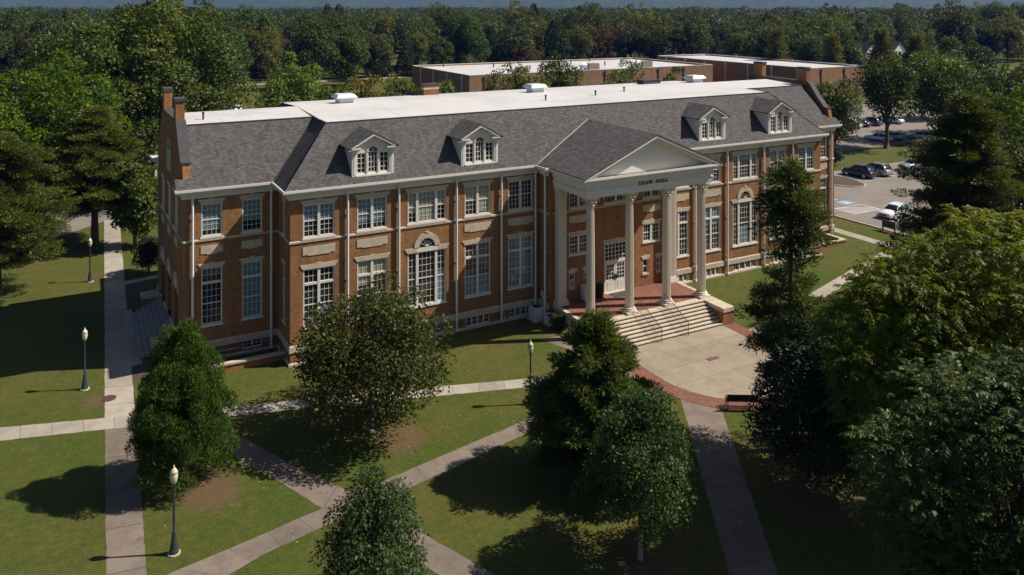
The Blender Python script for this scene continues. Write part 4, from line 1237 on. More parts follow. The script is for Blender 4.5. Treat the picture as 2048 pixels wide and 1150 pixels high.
# distant hills
hm = MB(); rng = np.random.default_rng(3)
na, nr = 160, 14
A0, A1 = radians(10), radians(112)
ph = rng.uniform(0, 6.28, (3, 12))
for j in range(nr):
    r = 2600 + j * 420
    for i in range(na):
        a = A0 + (A1 - A0) * i / (na - 1)
        env = 1 - abs((j - 9) / 9.5) ** 1.5 if j < 9 else 1 - ((j - 9) / 5.5) ** 2
        h = 0
        for k in range(12):
            fr_ = 3 + k * 3.1
            h += sin(a * fr_ * 2.2 + ph[0, k] + j * .35) / (1 + k * .55)
        z = 4 + max(0, env) * (112 + r * .009 + 20 * h)
        hm.v.append((r * cos(a), r * sin(a), z + rng.uniform(-3, 3) if j else 2))
for j in range(nr - 1):
    for i in range(na - 1):
        a = j * na + i
        hm.f.append((a, a + na, a + na + 1, a + 1))
tag(hm.build('hills', 'hill', recalc=False), kind='structure')

# ------------------------------------------------------------------ buildings beyond
def far_block(name, label, x0, x1, y0, y1, h, cap='metal_dark'):
    r = empty(name, ((x0 + x1) / 2, (y0 + y1) / 2, G)); tag(r, label, 'building')
    b = MB(); t = .3
    b.box(x0, x1, y0, y0 + t, G - .3, h); b.box(x0, x1, y1 - t, y1, G - .3, h); b.box(x0, x0 + t, y0 + t, y1 - t, G - .3, h); b.box(x1 - t, x1, y0 + t, y1 - t, G - .3, h)
    b.build('wall', 'brick_far', r)
    f = MB(); f.box(x0 + t + .01, x1 - t - .01, y0 + t + .01, y1 - t - .01, h - .9, h - .35); f.build('roof', 'roof_white', r)
    c = MB()
    c.sweep([(x0, y1), (x0, y0), (x1, y0), (x1, y1), (x0, y1)], [(-.36, h + .002), (.05, h + .002), (.05, h + .16), (-.36, h + .16)])
    c.build('coping', cap, r)
    for i in range(int((x1 - x0) / 9)):
        d = MB(); x = x0 + 4 + 9 * i; d.box(x, x + .25, y0 - .2, y0 - .003, G, h - .3); d.box(x - .15, x + .4, y0 - .25, y0 - .004, h - .9, h - .301); d.build('downspout', 'metal_dark', r)
    for i in range(int((y1 - y0) / 9)):
        d = MB(); y = y0 + 4 + 9 * i; d.box(x0 - .2, x0 - .003, y, y + .25, G, h - .3); d.box(x0 - .25, x0 - .004, y - .15, y + .4, h - .9, h - .301); d.build('downspout', 'metal_light', r)
    return r
far_block('flat_roofed_building', 'long low tan brick building with flat white roof behind the hall', 72, 150, 124, 162, 7.0, 'roof_white')
far_block('flat_roofed_building', 'tan brick block with white roof and metal edge beyond the far gable chimneys', 157, 178, 95, 158, 7.6, 'metal_light')
far_block('flat_roofed_building', 'low brick building with white roof peeping out beside the big oak at left', -17, 14, 262, 285, 9.5, 'roof_white')
def rooftop_unit(x, y, z, label, w=3.4):
    r = empty('rooftop_unit', (x, y, z)); tag(r, label, 'rooftop unit', 'air units on the low building roof')
    b = MB(); b.box(x - w / 2, x + w / 2, y - 1.2, y + 1.2, z - .3, z + 1.7)
    for i in range(5): b.box(x - w / 2 + .2 + i * w / 5.5, x - w / 2 + .3 + i * w / 5.5, y - 1.24, y - 1.201, z + .3, z + 1.5)
    b.build('cabinet', plain('tan unit enamel', (.25, .2, .16), .5), r)
    d = MB(); d.tube([(x - w / 2 - .1, y, z - .1), (x - w / 2 - .3, y, z + 1.0), (x - w / 2 - 1.0, y, z + 1.4), (x - w / 2 - 1.9, y, z + .9), (x - w / 2 - 2.1, y, z - .3)], .75, 10); d.build('duct', 'metal_light', r, smooth=True)
for x, y, l in ((88, 127, 'brown roof unit with curved silver duct at the near corner of the low roof'), (112, 130, 'brown roof unit with curved silver duct above the small trees'), (131, 131, 'brown roof unit with curved silver duct towards the right end of the low roof')):
    rooftop_unit(x, y, 6.7, l)
for i, (x, y) in enumerate(((80, 158), (92, 150), (104, 157), (118, 150), (130, 158), (97, 138), (124, 141), (141, 148))):
    b = MB(); b.tube([(x, y, 6.3), (x, y, 7.6)], .18, 8); b.tube([(x, y, 7.6), (x, y, 7.8)], .3, 8)
    tag(b.build('roof_vent', 'metal_dark'), 'thin dark vent pipe standing on the low flat roof', 'roof vent', 'vent pipes on the low flat roof')
def white_house(x, y, w, d, h, label):
    r = empty('white_house', (x, y, 4)); tag(r, label, 'house', 'white houses in the wood')
    b = MB(); z0 = 2
    b.prism([(x - w / 2, y, z0), (x + w / 2, y, z0), (x + w / 2, y, h), (x, y, h + w * .45), (x - w / 2, y, h)], [(x - w / 2, y + d, z0), (x + w / 2, y + d, z0), (x + w / 2, y + d, h), (x, y + d, h + w * .45), (x - w / 2, y + d, h)])
    b.build('wall', 'white', r)
    f = MB()
    for s in (-1, 1):
        A = [(x + s * (w / 2 + .4), y - .4, h - .3), (x, y - .4, h + w * .45 + .06), (x, y + d + .4, h + w * .45 + .06), (x + s * (w / 2 + .4), y + d + .4, h - .3)]
        f.prism(A, [(a, b_, c + .2) for a, b_, c in A])
    f.build('roof', 'metal_dark', r)
    for zz in (h - 1.8, h - 5):
        g = MB(); g.box(x - .8, x + .8, y - .06, y - .003, zz, zz + 1.4); g.build('window', 'glass_far', r)
white_house(249, 146.4, 7, 14, 7.4, 'white gabled house in the wood, nearer the low tan building')
white_house(262.5, 144.8, 7, 14, 7.4, 'white gabled house in the wood, nearer the green field')
tw = empty('water_tower', (560, 1320, 6)); tag(tw, 'white water tower showing above the far wood', 'water tower')
t = MB()
t.lathe([(.5, 24), (3.5, 25), (5, 28), (5, 30), (3.5, 33), (.5, 34)], (560, 1320, -8), 20); t.build('tank', 'white', tw, smooth=True)
t = MB(); t.lathe([(2, -1), (1.2, 4), (1.2, 24.5)], (560, 1320, -8), 12); t.build('stem', 'white', tw)

# ------------------------------------------------------------------ small things
def lamp_post(x, y, label):
    r = empty('lamp_post', (x, y, G)); tag(r, label, 'lamp post', 'acorn lamp posts along the walks')
    b = MB(); b.lathe([(.27, 0), (.27, .06), (.2, .061)], (x, y, G), 16); b.build('footing', 'stone', r)
    b = MB(); b.lathe([(.2, .06), (.21, .14), (.17, .2), (.165, .3), (.12, .55), (.085, .85), (.09, .9), (.06, .95), (.055, 2.0), (.045, 2.85), (.06, 2.9), (.08, 2.95), (.10, 3.0), (.11, 3.04)], (x, y, G), 16); b.build('pole', 'lamp_green', r, smooth=True)
    b = MB(); b.lathe([(.09, 3.04), (.13, 3.12), (.165, 3.3), (.16, 3.42), (.15, 3.47), (.17, 3.48), (.135, 3.56), (.12, 3.58), (.07, 3.66), (.028, 3.70), (.03, 3.74), (.012, 3.8)], (x, y, G), 18); b.build('globe', 'globe', r, smooth=True)
    return r
lamp_post(-8.6, -15.8, 'dark green lamp post with acorn globe beside the near walk in the foreground')
lamp_post(-11.8, 2.85, 'dark green lamp post with acorn globe on lit grass at left of the walk')
lamp_post(11.3, -11.8, 'dark green lamp post with acorn globe between the pale walk and the cedar')
lamp_post(-11.2, 24.6, 'dark green lamp post standing in the building shade near the pines')
sl = empty('street_light', (-2.5, 69.1, G)); tag(sl, 'tall grey street light pole rising beside the left gable', 'street light')
b = MB(); b.tube([(-2.5, 69.1, G - .1), (-2.5, 69.1, 10.0), (-2.3, 69.0, 10.25), (-.8, 68.4, 10.3)], [.13, .09, .06, .05], 8); b.build('pole', 'metal_light', sl)
b = MB(); b.box(-.8, .1, 68.1, 68.5, 10.18, 10.34); b.build('lamp_head', 'metal_light', sl)

def handrail(x, label):
    r = empty('handrail', (x, -7.2, FZ)); tag(r, label, 'handrail', 'black iron handrails on the front steps')
    m = MB(); y0, z0 = -5.95, FZ; y1, z1 = -8.62, .16
    for k in (0, 1):
        m.tube([(x, y0 + .0, z0 + (0 if k == 0 else .12)), (x, y0, z0 + .95)], .022, 6) if k == 0 else None
    m.tube([(x, y1, z1), (x, y1, z1 + .95)], .022, 6)
    m.tube([(x, y0 + .02, z0 + .95), (x, -6.1, z0 + .95), (x, y1, z1 + .95)], .026, 6)
    m.tube([(x, y0, z0 + .12), (x, -6.1, z0 + .12), (x, y1, z1 + .12)], .016, 6)
    m.build('rail', 'iron', r)
    pk = MB()
    for i in range(1, 24):
        t_ = i / 24; y = -6.1 + (y1 + 6.1) * t_; z = z0 + (z1 - z0) * t_
        pk.tube([(x, y, z + .12), (x, y, z + .95)], .009, 4)
    pk.build('picket_panel', 'iron', r)
handrail(23.7, 'black iron handrail on the front steps, nearer the second column from left')
handrail(26.1, 'black iron handrail on the front steps, nearer the third column from left')
hr = MB()
for (x, y) in ((17.75, -5.3), (18.05, -5.75)): hr.tube([(x, y, G), (x, y, G + .95)], .02, 6)
hr.tube([(17.75, -5.3, G + .95), (18.05, -5.75, G + .95), (18.6, -5.75, G + .8), (18.95, -5.2, G + .9), (18.95, -4.7, G + .95)], .022, 6); hr.tube([(18.95, -4.7, G), (18.95, -4.7, G + .95)], .02, 6); hr.tube([(18.05, -5.75, G + .1), (18.6, -5.75, G + .1), (18.95, -4.7, G + .12)], .014, 6)
tag(hr.build('stair_railing', 'iron'), 'low black railing on the small concrete pad left of the porch', 'railing')
ar = MB()
ar.tube([(-4.2, 1.27, .67), (-4.2, 1.27, 1.5)], .02, 6); ar.tube([(-.3, 1.27, .67), (-.3, 1.27, 1.5)], .02, 6); ar.tube([(-4.2, 1.27, 1.5), (-.3, 1.27, 1.5)], .022, 6); ar.tube([(-2.2, 1.27, .67), (-2.2, 1.27, 1.5)], .018, 6)
tag(ar.build('stair_railing', 'iron'), 'thin black railing on the low wall below the left wing', 'railing')

def air_unit(x, y, w, d, h, label, fan=True):
    r = empty('air_conditioner', (x, y, G)); tag(r, label, 'air conditioner')
    b = MB(); b.box(x - w / 2 - .1, x + w / 2 + .1, y - d / 2 - .1, y + d / 2 + .1, G - .05, G + .07); b.build('pad', 'stone', r)
    b = MB(); b.box(x - w / 2, x + w / 2, y - d / 2, y + d / 2, G + .08, G + h)
    for i in range(9):
        z = G + .18 + i * (h - .3) / 9
        b.box(x - w / 2 - .008, x + w / 2 + .008, y - d / 2 - .008, y + d / 2 + .008, z, z + .03)
    b.build('cabinet', 'ac_grey', r)
    if fan:
        b = MB(); b.lathe([(w * .38, 0), (w * .38, .02), (w * .05, .03)], (x, y, G + h + .001), 20); b.build('fan_grille', 'iron', r)
    else:
        b = MB(); b.lathe([(h * .3, 0), (h * .3, .03)], (x - .1, y - .2, G + h + .001), 12); b.build('fan_grille', 'iron', r)
air_unit(18.1, -.85, .86, .86, 1.0, 'white boxy air conditioner with round black fan on top by the wall corner')
air_unit(18.5, -2.05, .45, .75, .72, 'small low air conditioner beside the porch bush', False)
r = empty('storage_box', (22.0, -2.1, FZ)); tag(r, 'white metal box on the porch left of the doors', 'box')
b = MB(); b.box(21.45, 22.35, -2.35, -1.72, FZ + .06, FZ + 1.05); b.box(21.43, 22.37, -2.38, -1.7, FZ + 1.05, FZ + 1.1); b.build('cabinet', 'white', r)
b = MB(); b.box(21.5, 22.3, -2.32, -1.75, FZ, FZ + .059); b.box(21.9, 21.915, -2.362, -2.351, FZ + .12, FZ + 1.0); b.box(21.82, 21.87, -2.38, -2.351, FZ + .5, FZ + .65); b.build('trim', 'metal_dark', r)
r = empty('trash_bin', (22.95, -2.1, FZ)); tag(r, 'black trash bin on the porch beside the white doors', 'trash bin')
b = MB(); b.lathe([(.27, .02), (.33, .8), (.35, .82), (.35, .9)], (22.95, -2.1, FZ), 18); b.build('bin_body', 'bin_black', r)
b = MB(); b.lathe([(.36, .9), (.34, .97), (.2, 1.05), (.05, 1.07)], (22.95, -2.1, FZ), 18); b.build('lid', 'bin_black', r)

def bench(x, y, rz, label):
    r = empty('park_bench', (0, 0, 0)); tag(r, label, 'bench', 'benches round the plaza')
    s = MB()
    for i in range(5): s.box(-.9, .9, -.22 + i * .1, -.22 + i * .1 + .075, .42, .45)
    s.build('seat', 'bench_wood', r)
    s = MB()
    for i in range(5): s.prism([(-.9, -.27 - .03 * i, .5 + .09 * i), (.9, -.27 - .03 * i, .5 + .09 * i), (.9, -.29 - .03 * i, .58 + .09 * i), (-.9, -.29 - .03 * i, .58 + .09 * i)], [(-.9, -.30 - .03 * i, .5 + .09 * i), (.9, -.30 - .03 * i, .5 + .09 * i), (.9, -.32 - .03 * i, .58 + .09 * i), (-.9, -.32 - .03 * i, .58 + .09 * i)])
    s.build('backrest', 'bench_wood', r)
    for sx in (-.82, .82):
        l = MB(); l.tube([(sx, .25, 0), (sx, .25, .42), (sx, -.24, .42), (sx, -.42, .95)], .03, 6); l.tube([(sx, -.24, .42), (sx, -.3, 0)], .03, 6); l.tube([(sx, .25, .42), (sx, .25, .62), (sx, -.3, .62)], .022, 6); l.build('leg', 'iron', r)
    r.location = (x, y, G + .022); r.rotation_euler = (0, 0, rz)
    return r
bench(21.9, -18.05, radians(-30), 'dark slatted bench on the brick border of the plaza, seen from behind')
sg = empty('notice_board', (62.35, 2.05, G)); tag(sg, 'dark notice board on two posts by the parking lot', 'sign')
for y in (1.35, 2.75):
    b = MB(); b.box(62.3, 62.42, y - .06, y + .06, G - .1, G + 1.2); b.build('post', 'metal_dark', sg)
b = MB(); b.box(62.31, 62.41, 1.43, 2.67, G + .4, G + 1.15); b.build('board', 'metal_dark', sg)

# ------------------------------------------------------------------ cars
def car(kind, paint):
    r = empty('parked_car', (0, 0, 0))
    suv = kind == 'suv'
    L, Wd, H = (4.6, 1.86, 1.66) if suv else (4.7, 1.82, 1.44)
    wb = L * .29
    # stations along x (nose at -x): x, half width, z low, z shoulder
    belt = .98 if suv else .90
    hood = .92 if suv else .80
    st_ = [(-.5, .62, .42, .60), (-.49, .80, .30, hood - .12), (-.44, .90, .22, hood - .03), (-.33, .985, .2, hood + .02), (-.20, 1, .2, belt - .03), (-.05, 1, .2, belt), (.2, 1, .2, belt + .02), (.38, .99, .2, belt + .03), (.46, .93, .24, belt + (.02 if suv else .0)), (.495, .85, .32, belt - .10), (.5, .7, .42, .62)]
    def loft(rows, name, paint_):
        mb = MB(); k = len(rows[0])
        for row in rows: mb.v += row
        for i in range(len(rows) - 1):
            for j in range(k):
                a = i * k + j; b_ = i * k + (j + 1) % k
                mb.f.append((a, b_, b_ + k, a + k))
        mb.f.append(tuple(range(k))); mb.f.append(tuple((len(rows) - 1) * k + j for j in reversed(range(k))))
        o = mb.build(name, paint_, r, smooth=True)
        return o
    rows = []
    for fx, fw_, zl_, zs_ in st_:
        x = fx * L; w = fw_ * Wd / 2; zm = (zl_ + zs_) / 2
        rows.append([(x, -w * .9, zl_), (x, -w, zl_ + .12), (x, -w * 1.0, zm), (x, -w * .97, zs_ - .06), (x, -w * .86, zs_ + .01), (x, 0, zs_ + .04), (x, w * .86, zs_ + .01), (x, w * .97, zs_ - .06), (x, w, zm), (x, w, zl_ + .12), (x, w * .9, zl_)])
    loft(rows, 'body', paint)
    cab = [(-.22, .80, belt - .04), (-.08, .72, H - .09), (.05, .70, H - .01), (.2, .70, H), (.36 if suv else .26, .70, H - .05), (.48 if suv else .42, .78, belt)]
    rows = []
    for fx, fw_, zt_ in cab:
        x = fx * L; wt = fw_ * Wd / 2; wl = .92 * Wd / 2
        zb = belt - .06
        rows.append([(x, -wl if zt_ > belt + .1 else -wt, zb), (x, -wt, max(zb + .02, zt_ - .06)), (x, -wt * .8, zt_), (x, wt * .8, zt_), (x, wt, max(zb + .02, zt_ - .06)), (x, wl if zt_ > belt + .1 else wt, zb)])
    loft(rows, 'window_glass', 'glass_far')
    rf = MB()
    x0, x1 = -.07 * L, (.37 if suv else .27) * L
    pts = [(x0, H - .085), (.05 * L, H - .0), (.2 * L, H + .012), (x1, H - .045)]
    for (xa, za), (xb, zb) in zip(pts, pts[1:]):
        A = [(xa, -.60 * Wd / 2, za + .015), (xb, -.60 * Wd / 2, zb + .015), (xb, .60 * Wd / 2, zb + .015), (xa, .60 * Wd / 2, za + .015)]
        rf.prism([(p[0], p[1], p[2] - .03) for p in A], A)
    for s in (-1, 1):
        for (xa, za, wa), (xb, zb, wb_) in (((-.215 * L, belt, .86), (-.07 * L, H - .09, .66)), ((.10 * L, belt, .95), (.10 * L, H - .02, .66)), (((.47 if suv else .41) * L, belt + .04, .84), (x1, H - .06, .66)), ((-.07 * L, H - .085, .66), (x1, H - .05, .66))):
            rf.tube([(xa, s * wa * Wd / 2, za), (xb, s * wb_ * Wd / 2, zb)], .045, 6)
        rf.box(-.15 * L, -.11 * L, min(s * .98 * Wd / 2, s * 1.1 * Wd / 2), max(s * .98 * Wd / 2, s * 1.1 * Wd / 2), belt, belt + .13)
    rf.build('roof', paint, r)
    for sx in (-1, 1):
        for sy in (-1, 1):
            x, y = sx * wb, sy * (Wd / 2 - .10)
            w = MB(); w.tube([(x, y - .11, .33), (x, y + .11, .33)], .335, 20); wo = w.build('wheel', 'tyre', r)
            w = MB(); w.tube([(x, y + sy * .08, .33), (x, y + sy * .118, .33)], .22, 14); w.build('rim', 'rim', wo)
            # arch
    for sy in (-1, 1):
        h = MB(); y = sy * .66 * Wd / 2; h.box(-L * .492, -L * .43, y - .2, y + .2, hood - .24, hood - .08); h.build('headlight', 'lens', r)
        h = MB(); y = sy * .70 * Wd / 2; h.box(L * .455, L * .497, y - .17, y + .17, belt - .22, belt - .05); h.build('tail_light', 'red_lens', r)
    h = MB(); h.box(-L * .503, -L * .48, -.45, .45, .42, hood - .2); h.box(-L * .5, -L * .47, -.75, .75, .25, .36); h.box(L * .47, L * .5, -.75, .75, .27, .4); h.build('grille', 'bin_black', r)
    return r
def place_car(kind, paint, x, y, rz, label, group='cars parked in the lot'):
    r = car(kind, 'car_' + paint); r.location = (x, y, G + .004); r.rotation_euler = (0, 0, rz); tag(r, label, 'car', group)
place_car('sedan', 'white', 68.5, 5.75, radians(4), 'white sedan parked facing the lawn beside the striped bay')
place_car('suv', 'dark', 83.4, 22.2, radians(-86), 'dark sport utility car parked beside the mulch island')
place_car('suv', 'silver', 86.6, 22.1, radians(-88), 'silver sport utility car parked right of the dark one')
place_car('sedan', 'silver', 95.0, 21.9, radians(-10), 'silver sedan half hidden by the dark pine in the near lot')
place_car('sedan', 'pale', 112.0, 40.6, radians(-82), 'pale sedan in tree shade behind a tree trunk')
place_car('sedan', 'silver', 115.2, 41.0, radians(-84), 'silver sedan in tree shade, second from the trunk')
place_car('suv', 'white', 121.2, 54.0, radians(-88), 'white car in the far row, nearest the hall gable', 'cars in the far row')
place_car('sedan', 'navy', 124.4, 54.3, radians(-88), 'navy car in the far row beside the white one', 'cars in the far row')
place_car('suv', 'grey', 127.6, 54.2, radians(-88), 'grey car in the far row left of the trunk', 'cars in the far row')
place_car('sedan', 'white', 133.8, 54.0, radians(-88), 'white car in the far row right of the trunk', 'cars in the far row')
place_car('sedan', 'pale', 120.5, 38.5, radians(-60), 'pale blue car at the dark tree edge of the far lot')
place_car('suv', 'dark', -1.0, 76.0, radians(20), 'dark car under the big oak behind the left gable', 'cars behind the hall')
place_car('suv', 'white', 18.7, 135.0, radians(10), 'white car on the far grass behind the hall', 'cars behind the hall')

# ------------------------------------------------------------------ vegetation
def unit(a):
    return a / np.maximum(1e-9, np.linalg.norm(a, axis=-1, keepdims=True))

def rand_dirs(rng, n):
    return unit(rng.normal(size=(n, 3)))

class Leaves:
    """collects small leaf-shaped quads: P base point, T long axis, N facing, L length, Wd width, tint 0..1"""
    def __init__(s): s.parts = []
    def add(s, P, T, N, L, Wd, tint):
        n = len(P)
        T = unit(T); B = unit(np.cross(N, T))
        L = np.broadcast_to(L, n)[:, None]; Wd = np.broadcast_to(Wd, n)[:, None]
        Nn = unit(np.cross(T, B))
        q = np.stack([P, P + T * L * .45 + B * Wd * .5, P + T * L - Nn * L * .08, P + T * L * .45 - B * Wd * .5], 1)
        s.parts.append((q, np.clip(np.broadcast_to(tint, n), 0, 1)))
    def build(s, name, m, parent, kind=None):
        q = np.concatenate([p[0] for p in s.parts]).reshape(-1, 3)
        t = np.concatenate([p[1] for p in s.parts]).astype(np.float32)
        nf = len(t)
        me = bpy.data.meshes.new(name)
        me.vertices.add(nf * 4); me.loops.add(nf * 4); me.polygons.add(nf)
        b = base_of(parent)
        me.vertices.foreach_set('co', (q - np.array(b)).astype(np.float32).ravel())
        me.loops.foreach_set('vertex_index', np.arange(nf * 4, dtype=np.int32))
        me.polygons.foreach_set('loop_start', np.arange(0, nf * 4, 4, dtype=np.int32))
        me.polygons.foreach_set('loop_total', np.full(nf, 4, dtype=np.int32))
        at = me.attributes.new('tint', 'FLOAT', 'FACE')
        at.data.foreach_set('value', t)
        me.materials.append(M[m])
        me.update()
        o = bpy.data.objects.new(name, me); C.objects.link(o); o.parent = parent
        return o

def clump_leaves(lv, rng, c, r, n, size, aspect=.55, flat=.8, up=.25, droop=.3, tint=.5, tvar=.22, nz=.42):
    """a clump of leaves over the outer part of an ellipsoid"""
    d = rand_dirs(rng, n)
    d[:, 2] = np.where(d[:, 2] < -.35, -d[:, 2], d[:, 2])
    rad = r * rng.uniform(.55, 1.08, n) ** .6
    P = c + d * rad[:, None] * np.array([1, 1, flat])
    N = unit(d + rng.normal(scale=nz, size=(n, 3)) + np.array([0, 0, up]))
    T = unit(rng.normal(size=(n, 3)) + d * .8 + np.array([0, 0, -droop]))
    s = size * rng.uniform(.65, 1.35, n)
    lv.add(P, T, N, s, s * aspect, tint + rng.normal(scale=tvar, size=n))

def trunk_mesh(x, y, z0, pts, rad, limbs, rng, seg=9):
    """tapered trunk through pts with limbs (list of end points, start heights)"""
    mb = MB()
    n = len(pts)
    rr = [rad * (1.25 if i == 0 else 1 - .75 * i / (n - 1)) for i in range(n)]
    mb.tube(pts, rr, seg)
    P = np.array(pts)
    for end, f in limbs:
        k = f * (n - 1); i = int(min(n - 2, k)); st = P[i] + (P[i + 1] - P[i]) * (k - i)
        end = np.array(end); mid = (st + end) / 2 + rng.normal(scale=.12, size=3) * np.linalg.norm(end - st) * .5 + np.array([0, 0, .06 * np.linalg.norm(end - st)])
        r0 = rad * (1 - .7 * f) * .42
        mb.tube([st, mid, end], [r0, r0 * .55, r0 * .15], 5, False)
    return mb

def broad_tree(name, label, x, y, h, r, zc, m, seed, clumps=40, per=260, size=.3, group=None, bark='bark', cat='tree', squash=1.0, irregular=.25, cr=.34, trunk_r=None, base=G, tint=.5, up=.25, shape=1.0, droop=.3, aspect=.55, full=1.0, twig=0.0):
    """crown of leaf clumps spread through an uneven ellipsoid from height zc to h"""
    rng = np.random.default_rng(seed)
    root = empty(name, (x, y, base)); tag(root, label, cat, group)
    cz, rz = base + (zc + h) / 2, (h - zc) / 2
    lv = Leaves(); limbs = []
    ph = rng.uniform(0, 6.28, 4)
    k = 0; gold = pi * (3 - sqrt(5))
    for i in range(clumps):
        t = (i + .5) / clumps
        zz = 1 - 2 * t * (1 if shape >= 1 else 1)
        a = i * gold + rng.normal(scale=.25)
        rad = sqrt(max(0, 1 - zz * zz))
        if zz < 0: rad = rad ** full
        if shape < 1:                       # narrower top, wide lower half
            rad = rad * (1 - (1 - shape) * (zz * .5 + .5))
        wob = 1 + irregular * (.6 * sin(2 * a + ph[0]) * rad + .5 * sin(3 * a + ph[1] + zz * 2)) + rng.normal(scale=irregular * .35)
        inner = rng.uniform(.72, 1.0) if i % 4 else rng.uniform(.25, .6)
        c_r = r * cr * rng.uniform(.7, 1.25) * (.75 + .35 * rad)
        c = np.array([x, y, cz]) + np.array([cos(a) * rad * (r - c_r * .6), sin(a) * rad * (r - c_r * .6), zz * (rz - c_r * .5)]) * wob * inner
        c[2] = max(c[2], base + zc * .8 + c_r * .3)
        n = int(per * (c_r / (r * cr)) ** 2)
        clump_leaves(lv, rng, c, c_r, n, size, aspect=aspect, tint=tint + rng.normal(scale=.13), flat=squash, up=up, droop=droop)
        if k < 26 and i % max(1, clumps // 26) == 0:
            limbs.append((c + (c - np.array([x, y, cz])) * twig, min(.95, max(.2, (c[2] - base - .35 * (c[2] - base)) / (h * .9))))); k += 1
    lv.build('crown', m, root)
    tr = trunk_r or .035 * h ** .9
    lean = rng.normal(scale=.02 * h, size=2)
    pts = [(x, y, base - .1), (x + lean[0] * .15, y + lean[1] * .15, base + h * .08), (x + lean[0] * .4, y + lean[1] * .4, base + h * .3), (x + lean[0] * .7, y + lean[1] * .7, base + h * .6), (x + lean[0], y + lean[1], base + h * .88)]
    trunk_mesh(x, y, base, pts, tr, limbs, rng).build('trunk', bark, root, smooth=True, recalc=False)
    return root

def evergreen(name, label, x, y, h, r, zc, m, seed, n=24000, size=.28, aspect=.3, prof=None, lump=.16, group=None, upward=.9, base=G, bark='bark', inner=.25, knots=70, tint=.5, cat='tree'):
    """dense conical evergreen: sprays pointing out and up over a lumpy cone"""
    rng = np.random.default_rng(seed)
    root = empty(name, (x, y, base)); tag(root, label, cat, group)
    prof = prof or (lambda t: (1 - t) ** .75 * (min(1, .55 + t * 3)))
    kd = np.stack([rng.uniform(0, 2 * pi, knots), rng.uniform(0, 1, knots) ** 1.1, rng.uniform(.5, 1.3, knots), rng.normal(scale=.16, size=knots)], 1)
    # sample t by area
    tt = np.linspace(0, 1, 200); w = np.array([prof(t) for t in tt]) + .03
    cdf = np.cumsum(w) / w.sum()
    t = np.interp(rng.uniform(size=n), cdf, tt)
    a = rng.uniform(0, 2 * pi, n)
    R = np.array([prof(v) for v in tt]); Rt = np.interp(t, tt, R) * r
    bump = np.zeros(n); kt = np.zeros(n); best = np.full(n, 9e9)
    for ka, kt_, ks, kv in kd:
        da = np.abs((a - ka + pi) % (2 * pi) - pi) * np.maximum(.35, Rt / r)
        d2 = (da / .42) ** 2 + ((t - kt_) * h / r / .42) ** 2
        bump += ks * np.exp(-d2)
        kt = np.where(d2 < best, kv, kt); best = np.minimum(best, d2)
    bump = np.clip(bump, 0, 1.7)
    f = 1 - lump + lump * 1.15 * bump - np.abs(rng.normal(scale=.09, size=n)) - (rng.uniform(size=n) < inner) * rng.uniform(0, .35, n)
    rad = np.maximum(.02, Rt * f)
    z = base + zc + t * (h - zc)
    P = np.stack([x + rad * np.cos(a), y + rad * np.sin(a), z], 1)
    out = np.stack([np.cos(a), np.sin(a), np.zeros(n)], 1)
    T = unit(out * .8 + np.array([0, 0, upward]) + rng.normal(scale=.42, size=(n, 3)))
    N = unit(out + rng.normal(scale=.5, size=(n, 3)) + np.array([0, 0, .35]))
    s = size * rng.uniform(.6, 1.4, n)
    lv = Leaves(); lv.add(P, T, N, s, s * aspect, tint + kt + .22 * (bump - .8) * 0 + rng.normal(scale=.16, size=n))
    lv.build('crown', m, root)
    mb = MB(); mb.tube([(x, y, base - .1), (x, y, base + h * .3), (x, y, base + h * .85)], [.03 * h, .02 * h, .006 * h], 8)
    mb.build('trunk', bark, root, smooth=True, recalc=False)
    return root

